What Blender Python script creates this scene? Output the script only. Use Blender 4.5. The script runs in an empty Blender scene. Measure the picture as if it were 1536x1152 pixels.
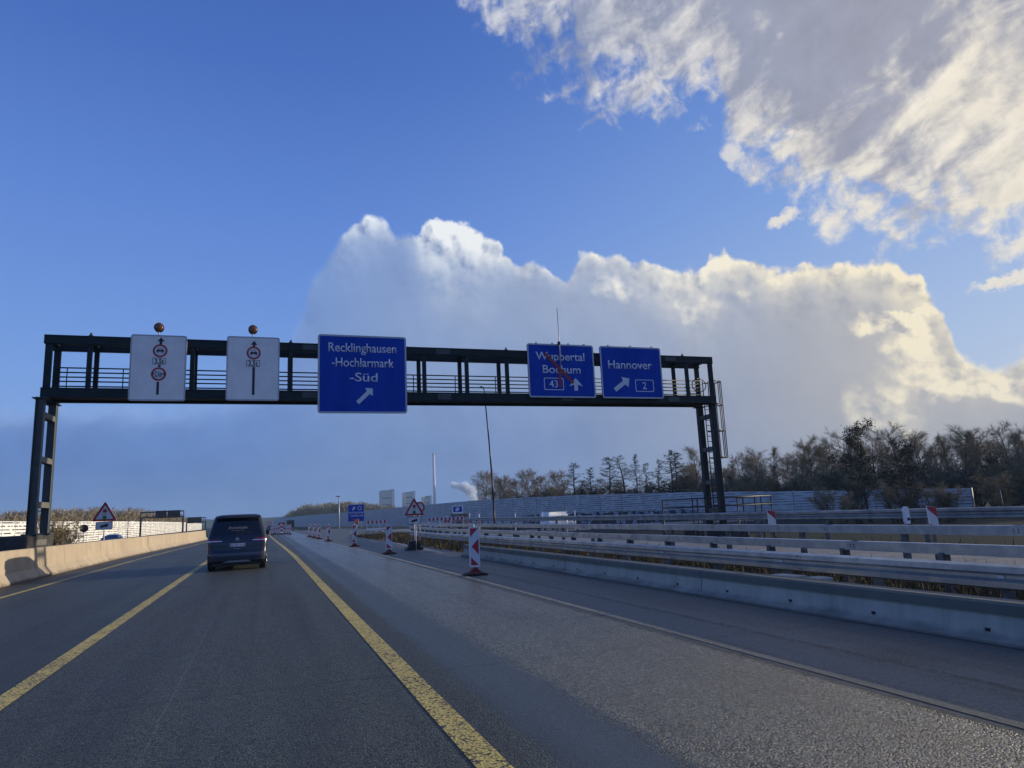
import bpy, bmesh, math, random
from mathutils import Vector, Matrix
R = math.radians
SC = bpy.context.scene
COL = SC.collection

# ---------------------------------------------------------------- camera
cam_d = bpy.data.cameras.new('camera')
cam_d.sensor_fit = 'HORIZONTAL'
cam_d.sensor_width = 36.0
cam_d.lens = 36.0 * 1065.0 / 1536.0
cam_d.clip_start = 0.1
cam_d.clip_end = 20000.0
CAM = bpy.data.objects.new('camera', cam_d)
COL.objects.link(CAM)
_r = Vector((0.94493963, -0.32424042, -0.04424083))
_u = Vector((-0.01647889, -0.18216733, 0.98312945))
_f = Vector((0.32682953, 0.92826894, 0.17748025))
CAM.matrix_world = Matrix(((_r.x, _u.x, -_f.x, 0.0), (_r.y, _u.y, -_f.y, 0.0), (_r.z, _u.z, -_f.z, 1.55), (0, 0, 0, 1)))
SC.camera = CAM

# ---------------------------------------------------------------- exposure
SC.view_settings.view_transform = 'Standard'
SC.view_settings.look = 'None'
SC.view_settings.exposure = 0.10
SC.view_settings.gamma = 1.0
SC.view_settings.use_curve_mapping = False
SC.cycles.volume_step_rate = 1.0
SC.cycles.volume_max_steps = 256

# ---------------------------------------------------------------- sun
SUN_AZ, SUN_EL = 88.0, 10.0          # clockwise from the driving direction (+Y), above the horizon
sd = Vector((math.sin(R(SUN_AZ)) * math.cos(R(SUN_EL)), math.cos(R(SUN_AZ)) * math.cos(R(SUN_EL)), math.sin(R(SUN_EL))))
sun_d = bpy.data.lights.new('sun', 'SUN')
sun_d.energy = 5.0
sun_d.angle = R(0.53)
sun_d.color = (1.0, 0.83, 0.60)
sun_o = bpy.data.objects.new('sun', sun_d)
sun_o.rotation_euler = sd.to_track_quat('Z', 'Y').to_euler()
COL.objects.link(sun_o)

# ---------------------------------------------------------------- node helpers
class G:
    """tiny wrapper round a node tree"""
    def __init__(s, nt):
        s.nt = nt
    def node(s, kind, **kw):
        n = s.nt.nodes.new(kind)
        for k, v in kw.items():
            setattr(n, k, v)
        return n
    def put(s, sock, v):
        if v is None:
            return
        if isinstance(v, bpy.types.NodeSocket):
            s.nt.links.new(v, sock)
        else:
            sock.default_value = v
    def m(s, op, a, b=None, c=None, clamp=False):
        n = s.node('ShaderNodeMath', operation=op, use_clamp=clamp)
        s.put(n.inputs[0], a); s.put(n.inputs[1], b); s.put(n.inputs[2], c)
        return n.outputs[0]
    def v(s, op, a, b=None, scale=None):
        n = s.node('ShaderNodeVectorMath', operation=op)
        s.put(n.inputs[0], a); s.put(n.inputs[1], b)
        if scale is not None:
            s.put(n.inputs['Scale'], scale)
        return n.outputs['Value'] if op in ('DOT_PRODUCT', 'LENGTH', 'DISTANCE') else n.outputs['Vector']
    def step(s, x, lo, hi, a=0.0, b=1.0):
        n = s.node('ShaderNodeMapRange', interpolation_type='SMOOTHSTEP')
        s.put(n.inputs['Value'], x)
        s.put(n.inputs['From Min'], lo); s.put(n.inputs['From Max'], hi)
        s.put(n.inputs['To Min'], a); s.put(n.inputs['To Max'], b)
        return n.outputs['Result']
    def lin(s, x, lo, hi, a=0.0, b=1.0):
        n = s.node('ShaderNodeMapRange')
        s.put(n.inputs['Value'], x)
        s.put(n.inputs['From Min'], lo); s.put(n.inputs['From Max'], hi)
        s.put(n.inputs['To Min'], a); s.put(n.inputs['To Max'], b)
        return n.outputs['Result']
    def noise(s, vec, scale, detail=4.0, rough=0.55, dist=0.0, out='Fac', lac=2.0):
        n = s.node('ShaderNodeTexNoise')
        s.put(n.inputs['Vector'], vec); s.put(n.inputs['Scale'], scale); s.put(n.inputs['Detail'], detail)
        s.put(n.inputs['Roughness'], rough); s.put(n.inputs['Distortion'], dist); s.put(n.inputs['Lacunarity'], lac)
        return n.outputs[out]
    def voro(s, vec, scale, feature='F1', out='Distance', rnd=1.0):
        n = s.node('ShaderNodeTexVoronoi', feature=feature)
        s.put(n.inputs['Vector'], vec); s.put(n.inputs['Scale'], scale); s.put(n.inputs['Randomness'], rnd)
        return n.outputs[out]
    def mix(s, f, a, b, mode='MIX'):
        n = s.node('ShaderNodeMix', data_type='RGBA', blend_type=mode)
        s.put(n.inputs['Factor'], f)
        s.put(n.inputs['A'] if False else n.inputs[6], a); s.put(n.inputs[7], b)
        return n.outputs[2]
    def curve(s, x, pts):
        n = s.node('ShaderNodeFloatCurve')
        c = n.mapping.curves[0]
        while len(c.points) > 2:
            c.points.remove(c.points[1])
        c.points[0].location = pts[0]; c.points[1].location = pts[-1]
        for p in pts[1:-1]:
            c.points.new(*p)
        for p in c.points:
            p.handle_type = 'VECTOR'
        n.mapping.update()
        s.put(n.inputs['Value'], x)
        return n.outputs[0]
    def comb(s, x, y, z):
        n = s.node('ShaderNodeCombineXYZ')
        s.put(n.inputs[0], x); s.put(n.inputs[1], y); s.put(n.inputs[2], z)
        return n.outputs[0]
    def sep(s, v):
        n = s.node('ShaderNodeSeparateXYZ'); s.put(n.inputs[0], v)
        return n.outputs[0], n.outputs[1], n.outputs[2]

# ---------------------------------------------------------------- sky: Nishita blue with a cumulus bank and a broken upper deck
W = bpy.data.worlds.new('World')
SC.world = W
W.use_nodes = True
W.node_tree.nodes.clear()
g = G(W.node_tree)
tc = g.node('ShaderNodeTexCoord')
dirv = g.v('NORMALIZE', tc.outputs['Generated'])
dx, dy, dz = g.sep(dirv)
AZ = g.m('MULTIPLY', g.m('ARCTAN2', dx, dy), 57.29578)      # degrees, clockwise from +Y
EL = g.m('MULTIPLY', g.m('ARCSINE', dz), 57.29578)
sky = g.node('ShaderNodeTexSky', sky_type='NISHITA')
sky.sun_disc = False
sky.sun_elevation = R(SUN_EL)
sky.sun_rotation = R(SUN_AZ)
sky.air_density = 1.0
sky.dust_density = 0.6
sky.ozone_density = 2.2
SKY_K = 0.10
base = g.mix(1.0, sky.outputs['Color'], (0.80, 0.93, 1.22, 1.0), 'MULTIPLY')
gL = g.node('ShaderNodeValToRGB')
g.put(gL.inputs[0], g.m('DIVIDE', EL, 45.0, clamp=True))
def ramp(n, pts):
    r = n.color_ramp
    while len(r.elements) > 1:
        r.elements.remove(r.elements[-1])
    r.elements[0].position = pts[0][0]; r.elements[0].color = (*pts[0][1], 1)
    for p, c in pts[1:]:
        e = r.elements.new(p); e.color = (*c, 1)
ramp(gL, [(0.0, (.24, .40, .76)), (.25, (.175, .335, .77)), (.5, (.112, .245, .69)), (.75, (.060, .155, .54)), (1.0, (.038, .105, .42))])
gR = g.node('ShaderNodeValToRGB')
g.put(gR.inputs[0], g.m('DIVIDE', EL, 45.0, clamp=True))
ramp(gR, [(0.0, (.60, .62, .68)), (.25, (.45, .55, .74)), (.5, (.26, .41, .76)), (.75, (.13, .27, .68)), (1.0, (.07, .18, .55))])
BACK = g.step(AZ, 178.0, 110.0)      # fades the sunward look out again behind the camera
AZF = g.m('MULTIPLY', g.step(AZ, 0.0, 66.0), BACK)
grad = g.mix(AZF, gL.outputs[0], gR.outputs[0])
base = g.mix(0.8, base, g.v('SCALE', grad, scale=1.0 / SKY_K))
T = g.m('DIVIDE', g.m('ADD', AZ, 30.0), 100.0, clamp=True)
def tab(pts, lo, hi):
    return [((a + 30.0) / 100.0, (v - lo) / (hi - lo)) for a, v in pts]
P2 = g.comb(AZ, EL, 0.0)

# -- cumulus bank: top edge (degrees of elevation) over azimuth
bank_top = [(-30, 8.6), (-18, 8.7), (-10, 9.0), (-3, 9.6), (0, 10.6), (1.5, 13.0), (2.2, 15.6), (3.4, 19.0), (5.0, 21.6), (6.6, 22.9), (7.7, 23.7), (9.1, 23.3),
            (10.5, 22.2), (11.9, 22.2), (12.8, 23.2), (15.0, 23.4), (17.3, 22.6), (18.9, 21.3), (20.3, 20.2), (21.7, 20.3), (23.0, 19.5),
            (24.4, 18.5), (25.6, 19.9), (27.3, 20.2), (29.2, 19.7), (30.0, 18.9), (31.6, 18.8), (32.9, 18.3), (34.2, 18.1), (35.5, 18.2),
            (36.0, 19.3), (37.2, 19.9), (38.4, 19.0), (40.3, 17.7), (41.8, 17.8), (43.3, 18.0), (45.1, 17.3), (46.8, 16.7), (48.9, 15.8),
            (50.5, 14.6), (51.5, 12.8), (52.2, 9.6), (53.2, 8.6), (55.5, 8.8), (58, 8.3), (70, 8.6)]
e_top = g.m('MULTIPLY', g.curve(T, tab(bank_top, 0, 40)), 40.0)
nA = g.noise(P2, 0.30, 7.0, 0.52)
nB = g.noise(P2, 1.35, 6.0, 0.60)
bil = g.voro(g.v('ADD', P2, g.v('SCALE', g.noise(P2, 0.9, 3.0, 0.5, out='Color'), scale=2.2)), 0.42, 'SMOOTH_F1')
warpS = g.v('SCALE', g.noise(P2, 1.6, 3.0, 0.5, out='Color'), scale=0.9)
bilS = g.voro(g.v('ADD', P2, warpS), 1.05, 'SMOOTH_F1')
bilS2 = g.voro(g.v('ADD', g.v('ADD', P2, (0.26, 0.20, 0.0)), warpS), 1.05, 'SMOOTH_F1')
puff = g.m('ADD', g.m('MULTIPLY', g.m('SUBTRACT', 0.45, bil), 1.75), g.m('MULTIPLY', g.m('SUBTRACT', 0.40, bilS), 0.40))
edge_amp = g.curve(T, tab([(-30, .7), (0, .55), (4, .6), (20, .8), (50, .9), (70, .8)], 0, 1))
wob = g.m('MULTIPLY', g.m('ADD', g.m('ADD', g.m('MULTIPLY', g.m('SUBTRACT', nA, 0.5), 3.0), g.m('MULTIPLY', g.m('SUBTRACT', nB, 0.5), 0.75)), g.m('MULTIPLY', puff, 1.25)), edge_amp)
dpt = g.m('SUBTRACT', g.m('ADD', e_top, wob), EL)               # depth below the edge, degrees
soft = g.m('MULTIPLY', g.curve(T, tab([(-30, 1.6), (-4, 2.4), (3, 2.2), (6, .55), (10, .9), (12, .35), (20, .55), (30, .6), (50, .6), (53, 1.0), (70, 1.5)], 0, 4)), 4.0)
a_bank = g.step(dpt, 0.0, soft)
# body colour of the bank: slate blue on the left, warm grey on the right
tL = g.m('MULTIPLY', g.step(AZ, -8.0, 16.0), BACK)
tR = g.m('MULTIPLY', g.step(AZ, 14.0, 52.0), BACK)
body = g.mix(tL, (0.135, 0.255, 0.60, 1), (0.195, 0.285, 0.50, 1))
body = g.mix(tR, body, (0.33, 0.35, 0.41, 1))
low = g.mix(tL, (0.065, 0.150, 0.42, 1), (0.125, 0.205, 0.44, 1))
low = g.mix(tR, low, (0.33, 0.335, 0.38, 1))
nL = g.noise(g.comb(AZ, g.m('MULTIPLY', EL, 2.2), 3.0), 0.11, 5.0, 0.55)
body = g.mix(g.step(g.m('ADD', EL, g.m('MULTIPLY', g.m('SUBTRACT', nL, 0.5), 6.0)), 2.0, 11.5), low, body)
strip = g.mix(tR, (0.125, 0.215, 0.45, 1), (0.37, 0.36, 0.385, 1))
body = g.mix(g.m('MULTIPLY', g.step(g.m('ADD', EL, g.m('MULTIPLY', g.m('SUBTRACT', nL, 0.5), 3.0)), 4.2, 0.6), 0.8), body, strip)
shaft = g.noise(g.comb(g.m('ADD', g.m('MULTIPLY', AZ, 0.55), g.m('MULTIPLY', EL, 0.25)), g.m('MULTIPLY', EL, 0.10), 9.0), 0.34, 5.0, 0.55)
body = g.v('SCALE', body, scale=g.lin(shaft, 0.25, 0.75, 0.94, 1.06))
body = g.mix(0.22, body, g.mix(nA, (0.0, 0.0, 0.0, 1), (1, 1, 1, 1)), 'SOFT_LIGHT')
# sunlit rim: how bright and how deep, over azimuth
rim = g.curve(T, tab([(-30, .40), (-14, .42), (-8, .5), (-3, .28), (0, .05), (5, .05), (6.6, .55), (7.8, .8), (9.3, .6), (10.6, .15), (11.8, .25), (12.7, .85), (15, .95), (18, .8), (19.5, .45), (23, .45), (24.6, .2),
                  (26, .6), (28, .45), (30, .45), (32, .5), (35.4, .62), (37.2, .75), (39, .6), (42, .75), (46, .85), (50, .85), (52, .75), (56, .75), (70, .4)], 0, 1))
rim_w = g.m('MULTIPLY', g.curve(T, tab([(-30, 1.0), (0, 1.2), (6, 1.6), (8, 1.8), (10.5, .8), (13, 3.6), (17, 3.4), (20, 1.2), (25, 1.0), (29, 1.6), (32, 3.0), (37, 3.6), (40, 2.2), (46, 2.2), (51, 2.6), (56, 1.4), (70, 1.0)], 0, 5)), 3.1)
fall = g.m('POWER', 2.71828, g.m('MULTIPLY', g.m('DIVIDE', g.m('MAXIMUM', dpt, 0.0), rim_w), -1.0))
nB2 = g.noise(g.v('ADD', P2, (0.42, 0.30, 0.0)), 1.35, 6.0, 0.60)
bil2 = g.voro(g.v('ADD', g.v('ADD', P2, (0.6, 0.45, 0.0)), g.v('SCALE', g.noise(P2, 0.9, 3.0, 0.5, out='Color'), scale=2.2)), 0.42, 'SMOOTH_F1')
relief = g.m('ADD', g.m('ADD', g.m('MULTIPLY', g.m('SUBTRACT', nB, nB2), 0.45), g.m('MULTIPLY', g.m('SUBTRACT', bilS2, bilS), 0.55)), g.m('MULTIPLY', g.m('SUBTRACT', bil2, bil), 1.3))
lit = g.m('MULTIPLY', g.m('MULTIPLY', g.m('MULTIPLY', rim, g.step(AZ, 0.0, 30.0, 1.7, 2.1)), fall), g.m('ADD', 1.0, g.m('MULTIPLY', relief, 2.0)), clamp=True)
# sunlit lobes inside the bank
def lobe(a0, e0, ra, re, ang, amp, warp=2.2):
    w = g.v('SCALE', g.v('SUBTRACT', g.noise(P2, 0.28, 4.0, 0.52, out='Color'), (0.5, 0.5, 0.5)), scale=warp * 3.0)
    x, y, _ = g.sep(g.v('ADD', g.v('SUBTRACT', P2, (a0, e0, 0.0)), w))
    c, s_ = math.cos(R(ang)), math.sin(R(ang))
    p = g.m('DIVIDE', g.m('ADD', g.m('MULTIPLY', x, c), g.m('MULTIPLY', y, s_)), ra)
    q = g.m('DIVIDE', g.m('SUBTRACT', g.m('MULTIPLY', y, c), g.m('MULTIPLY', x, s_)), re)
    r2 = g.m('ADD', g.m('MULTIPLY', p, p), g.m('MULTIPLY', q, q))
    k = g.step(r2, 1.0, 0.0)
    return g.m('MULTIPLY', g.m('MULTIPLY', k, amp), g.m('ADD', 0.80, g.m('MULTIPLY', relief, 2.6)), clamp=True)
lb = None
for a in [(33.2, 16.6, 4.4, 2.6, -38, .62), (37.6, 17.6, 2.6, 2.4, 60, .72), (28.0, 18.6, 3.6, 1.6, -20, .45), (48.6, 11.6, 4.6, 1.4, -22, 1.0), (50.0, 9.4, 3.4, 2.4, -60, .95), (51.0, 6.9, 5.6, 1.6, -14, .9), (47.4, 6.0, 4.2, 1.9, -35, .6), (55.0, 7.6, 4.4, 1.1, -5, .95)]:
    k = lobe(*a)
    lb = k if lb is None else g.m('MAXIMUM', lb, k)
lit = g.m('MAXIMUM', lit, lb)
white = g.mix(g.step(AZ, 8.0, 50.0), (0.80, 0.84, 0.88, 1), (0.90, 0.80, 0.60, 1))
white = g.mix(g.m('MULTIPLY', g.step(AZ, 8.0, -6.0), 0.6), white, (0.36, 0.45, 0.62, 1))
gx_ = g.m('DIVIDE', g.m('SUBTRACT', AZ, 50.0), 9.5); gy_ = g.m('DIVIDE', g.m('SUBTRACT', EL, 9.0), 6.5)
glow = g.m('POWER', 2.71828, g.m('MULTIPLY', g.m('ADD', g.m('MULTIPLY', gx_, gx_), g.m('MULTIPLY', gy_, gy_)), -1.0))
body = g.mix(g.m('MULTIPLY', glow, 0.42), body, (0.62, 0.56, 0.47, 1))
gx2 = g.m('DIVIDE', g.m('SUBTRACT', AZ, 27.0), 13.0); gy2 = g.m('DIVIDE', g.m('SUBTRACT', EL, 16.5), 4.5)
glow2 = g.m('POWER', 2.71828, g.m('MULTIPLY', g.m('ADD', g.m('MULTIPLY', gx2, gx2), g.m('MULTIPLY', gy2, gy2)), -1.0))
body = g.mix(g.m('MULTIPLY', glow2, 0.30), body, (0.46, 0.50, 0.60, 1))
near_top = g.m('POWER', 2.71828, g.m('MULTIPLY', g.m('MAXIMUM', dpt, 0.0), -0.38))
body = g.v('SCALE', body, scale=g.lin(g.m('MULTIPLY', relief, g.m('MULTIPLY', near_top, g.step(EL, 6.0, 14.0))), -0.4, 0.4, 0.84, 1.2))
c_bank = g.mix(lit, body, white)
# -- upper broken deck, lower-left limit over azimuth
up_lim = [(-30, 80), (12, 60), (16, 41), (17.8, 38.6), (19.4, 36.2), (22.6, 34.5), (26.0, 33.5), (27.2, 32.4), (30.6, 32.0), (32.8, 31.0), (35.5, 30.7), (37.5, 29.4),
          (38.6, 27.2), (40.0, 24.6), (43.4, 23.0), (43.8, 21.2), (45.8, 19.0), (48.3, 17.5), (51.2, 17.0), (54.5, 16.8), (56.6, 14.9), (70, 14)]
e_up = g.m('ADD', g.m('MULTIPLY', g.curve(T, tab(up_lim, 0, 80)), 80.0), g.m('MULTIPLY', g.step(AZ, 105.0, 160.0), 70.0))
# streaks run from lower left to upper right
ca, sa = math.cos(R(20)), math.sin(R(20))
st = g.comb(g.m('MULTIPLY', g.m('ADD', g.m('MULTIPLY', AZ, ca), g.m('MULTIPLY', EL, sa)), 0.55), g.m('SUBTRACT', g.m('MULTIPLY', EL, ca), g.m('MULTIPLY', AZ, sa)), 7.0)
nU = g.noise(st, 0.20, 8.0, 0.60, 0.35)
nU2 = g.noise(g.v('ADD', st, (0.9, -0.5, 0.0)), 0.20, 8.0, 0.60, 0.35)
nW = g.noise(P2, 0.52, 7.0, 0.60, 0.3)
nW2 = g.noise(g.v('ADD', P2, (0.35, -0.25, 0.0)), 0.52, 7.0, 0.60, 0.3)
nS = g.noise(g.v('ADD', st, (3.0, 1.5, 0.0)), 0.085, 5.0, 0.5)
u = g.m('DIVIDE', g.m('SUBTRACT', EL, e_up), 8.0)
dens = g.m('ADD', g.m('ADD', g.m('MINIMUM', u, 1.1), g.m('MULTIPLY', g.m('SUBTRACT', nU, 0.5), 2.1)), g.m('MULTIPLY', g.m('SUBTRACT', nW, 0.5), 1.7))
a_up = g.step(dens, -0.16, 0.50)
nM = g.noise(st, 0.34, 6.0, 0.55, 0.5)
nM2 = g.noise(g.v('ADD', st, (0.8, -0.6, 0.0)), 0.34, 6.0, 0.55, 0.5)
reliefU = g.m('ADD', g.m('MULTIPLY', g.m('SUBTRACT', nU, nU2), 1.5), g.m('ADD', g.m('MULTIPLY', g.m('SUBTRACT', nM, nM2), 2.3), g.m('MULTIPLY', g.m('SUBTRACT', nW, nW2), 0.9)))
litU = g.m('ADD', g.m('SUBTRACT', 0.98, g.m('MULTIPLY', g.m('MAXIMUM', g.m('SUBTRACT', u, 0.25), 0.0), 0.44)), g.m('ADD', reliefU, g.m('MULTIPLY', g.m('SUBTRACT', nS, 0.50), 4.2)))
litU = g.step(litU, 0.30, 1.50)
creamU = g.mix(g.step(AZ, 20.0, 56.0), (0.62, 0.63, 0.68, 1), (0.84, 0.77, 0.64, 1))
greyU = g.mix(g.step(AZ, 20.0, 56.0), (0.26, 0.30, 0.43, 1), (0.335, 0.34, 0.41, 1))
c_up = g.v('SCALE', g.mix(litU, greyU, creamU), scale=g.lin(g.m('ADD', nW, nM), 0.6, 1.4, 0.86, 1.12))
base = g.v('SCALE', base, scale=SKY_K)
out = g.mix(g.m('MULTIPLY', a_up, 0.97), base, c_up)
# a few detached wisps under the upper deck
for a0, e0, ra, re, ang, k_ in ((41.9, 20.9, 1.5, 0.62, 14, .95), (55.4, 13.7, 2.2, 0.42, 8, .85), (38.7, 26.2, 0.9, 1.1, 40, .8), (57.5, 16.0, 2.4, 0.7, 15, .85)):
    wv_ = g.v('SCALE', g.v('SUBTRACT', g.noise(P2, 0.9, 5.0, 0.62, out='Color'), (0.5, 0.5, 0.5)), scale=2.0)
    x_, y_, _ = g.sep(g.v('ADD', g.v('SUBTRACT', P2, (a0, e0, 0.0)), wv_))
    c_, s2_ = math.cos(R(ang)), math.sin(R(ang))
    p_ = g.m('DIVIDE', g.m('ADD', g.m('MULTIPLY', x_, c_), g.m('MULTIPLY', y_, s2_)), ra)
    q2_ = g.m('DIVIDE', g.m('SUBTRACT', g.m('MULTIPLY', y_, c_), g.m('MULTIPLY', x_, s2_)), re)
    out = g.mix(g.m('MULTIPLY', g.step(g.m('ADD', g.m('MULTIPLY', p_, p_), g.m('MULTIPLY', q2_, q2_)), 1.3, 0.1), k_), out, creamU)
out = g.mix(a_bank, out, c_bank)
bg = g.node('ShaderNodeBackground')
g.put(bg.inputs['Color'], g.v('SCALE', out, scale=1.0 / SKY_K))
bg.inputs['Strength'].default_value = SKY_K
wo = g.node('ShaderNodeOutputWorld')
W.node_tree.links.new(bg.outputs[0], wo.inputs['Surface'])
W.cycles.sampling_method = 'MANUAL'
W.cycles.sample_map_resolution = 512

# ================================================================ builders
random.seed(7)
class MB:
    """collects faces for ONE mesh"""
    def __init__(s):
        s.v = []; s.f = []; s.sm = []
    def face(s, pts, smooth=False):
        i = len(s.v)
        s.v += [tuple(p) for p in pts]
        s.f.append(list(range(i, i + len(pts)))); s.sm.append(smooth)
    def box(s, x0, x1, y0, y1, z0, z1):
        i = len(s.v)
        s.v += [(x0, y0, z0), (x1, y0, z0), (x1, y1, z0), (x0, y1, z0), (x0, y0, z1), (x1, y0, z1), (x1, y1, z1), (x0, y1, z1)]
        for q in ((0, 3, 2, 1), (4, 5, 6, 7), (0, 1, 5, 4), (1, 2, 6, 5), (2, 3, 7, 6), (3, 0, 4, 7)):
            s.f.append([i + k for k in q]); s.sm.append(False)
        return s
    def tube(s, a, b, r0, r1=None, n=8, caps=True, smooth=True):
        a = Vector(a); b = Vector(b); r1 = r0 if r1 is None else r1
        d = (b - a)
        if d.length < 1e-6:
            return s
        d.normalize()
        p = d.orthogonal().normalized(); q = d.cross(p)
        i = len(s.v)
        for c, r in ((a, r0), (b, r1)):
            for k in range(n):
                t = 2 * math.pi * k / n
                s.v.append(tuple(c + p * (r * math.cos(t)) + q * (r * math.sin(t))))
        for k in range(n):
            s.f.append([i + k, i + (k + 1) % n, i + n + (k + 1) % n, i + n + k]); s.sm.append(smooth)
        if caps:
            s.f.append([i + k for k in reversed(range(n))]); s.sm.append(False)
            s.f.append([i + n + k for k in range(n)]); s.sm.append(False)
        return s
    def path(s, pts, r, n=8):
        for a, b in zip(pts[:-1], pts[1:]):
            s.tube(a, b, r, r, n)
        return s
    def prism(s, prof, fn, t0, t1, caps=True, smooth=False):
        """prof: closed list of (a, b); fn(a, b, t) -> point"""
        n = len(prof); i = len(s.v)
        for t in (t0, t1):
            s.v += [tuple(fn(a, b, t)) for a, b in prof]
        for k in range(n):
            s.f.append([i + k, i + (k + 1) % n, i + n + (k + 1) % n, i + n + k]); s.sm.append(smooth)
        if caps:
            s.f.append([i + k for k in reversed(range(n))]); s.sm.append(False)
            s.f.append([i + n + k for k in range(n)]); s.sm.append(False)
        return s
    def sweep(s, prof, stations, caps=True, smooth=False):
        """prof closed (a, b); stations: list of functions (a, b) -> point"""
        n = len(prof); i = len(s.v)
        for st in stations:
            s.v += [tuple(st(a, b)) for a, b in prof]
        for j in range(len(stations) - 1):
            for k in range(n):
                o = i + j * n
                s.f.append([o + k, o + (k + 1) % n, o + n + (k + 1) % n, o + n + k]); s.sm.append(smooth)
        if caps:
            s.f.append([i + k for k in reversed(range(n))]); s.sm.append(False)
            o = i + (len(stations) - 1) * n
            s.f.append([o + k for k in range(n)]); s.sm.append(False)
        return s
    def grid(s, rows, smooth=True, close=False):
        i = len(s.v); n = len(rows[0])
        for r in rows:
            s.v += [tuple(p) for p in r]
        for j in range(len(rows) - 1):
            for k in range(n if close else n - 1):
                o = i + j * n
                s.f.append([o + k, o + (k + 1) % n, o + n + (k + 1) % n, o + n + k]); s.sm.append(smooth)
        return s
    def mesh(s, name, recalc=True):
        me = bpy.data.meshes.new(name)
        me.from_pydata(s.v, [], s.f)
        me.polygons.foreach_set('use_smooth', s.sm)
        if recalc:
            bm = bmesh.new(); bm.from_mesh(me)
            bmesh.ops.recalc_face_normals(bm, faces=bm.faces)
            bm.to_mesh(me); bm.free()
        me.update()
        return me

def link(name, me, mat, parent=None, loc=None, rot=None):
    o = bpy.data.objects.new(name, me)
    if mat is not None and not me.materials:
        me.materials.append(mat)
    COL.objects.link(o)
    if parent is not None:
        o.parent = parent
    if loc is not None:
        o.location = loc
    if rot is not None:
        o.rotation_euler = rot
    return o
def obj(name, mb, mat, parent=None, loc=None, rot=None, recalc=True):
    return link(name, mb.mesh(name, recalc), mat, parent, loc, rot)
def tag(o, label=None, cat=None, group=None, kind=None):
    if label: o['label'] = label
    if cat: o['category'] = cat
    if group: o['group'] = group
    if kind: o['kind'] = kind
    return o
def thing(name, label, cat, loc=(0, 0, 0), rotz=0.0, group=None):
    o = bpy.data.objects.new(name, None)
    o.empty_display_size = 0.2
    COL.objects.link(o)
    o.location = loc; o.rotation_euler = (0, 0, rotz)
    return tag(o, label, cat, group)
def bevel(o, w, seg=2):
    m = o.modifiers.new('bevel', 'BEVEL'); m.width = w; m.segments = seg; m.limit_method = 'ANGLE'; m.angle_limit = R(40)
    return o
def dup(root, label=None, loc=None, rotz=None):
    r = root.copy(); COL.objects.link(r)
    if label: r['label'] = label
    if loc is not None: r.location = loc
    if rotz is not None: r.rotation_euler = (0, 0, rotz)
    for ch in list(root.children):
        c = ch.copy(); COL.objects.link(c); c.parent = r
        for gch in list(ch.children):
            d = gch.copy(); COL.objects.link(d); d.parent = c
    return r
ORD = ['first', 'second', 'third', 'fourth', 'fifth', 'sixth', 'seventh', 'eighth', 'ninth', 'tenth', 'eleventh', 'twelfth', 'thirteenth', 'fourteenth', 'fifteenth',
       'sixteenth', 'seventeenth', 'eighteenth', 'nineteenth', 'twentieth', 'twenty-first', 'twenty-second', 'twenty-third', 'twenty-fourth', 'twenty-fifth', 'twenty-sixth']

def text_mesh(body, u0, u1, base, cap, weight=0.0, y=0.0, depth=0.004):
    """lettering standing in the XZ plane, facing -Y, squeezed to x in [u0, u1], baseline and capital height given"""
    cu = bpy.data.curves.new('lettering', 'FONT')
    cu.body = body; cu.size = 1.0; cu.offset = weight; cu.resolution_u = 4; cu.fill_mode = 'FRONT'
    t = bpy.data.objects.new('lettering', cu); COL.objects.link(t)
    dg = bpy.context.evaluated_depsgraph_get(); dg.update()
    me = bpy.data.meshes.new_from_object(t.evaluated_get(dg))
    bpy.data.objects.remove(t); bpy.data.curves.remove(cu)
    xs = [v.co.x for v in me.vertices]
    x0, x1 = min(xs), max(xs)
    k = (u1 - u0) / (x1 - x0); kz = cap / 0.70
    bm = bmesh.new(); bm.from_mesh(me)
    for v in bm.verts:
        x, z = v.co.x, v.co.y
        v.co = Vector((u0 + (x - x0) * k, y, base + z * kz))
    ex = bmesh.ops.extrude_face_region(bm, geom=bm.faces[:])
    for e in ex['geom']:
        if isinstance(e, bmesh.types.BMVert):
            e.co.y -= depth
    bmesh.ops.recalc_face_normals(bm, faces=bm.faces)
    bm.to_mesh(me); bm.free()
    me.materials.clear()
    return me

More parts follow.
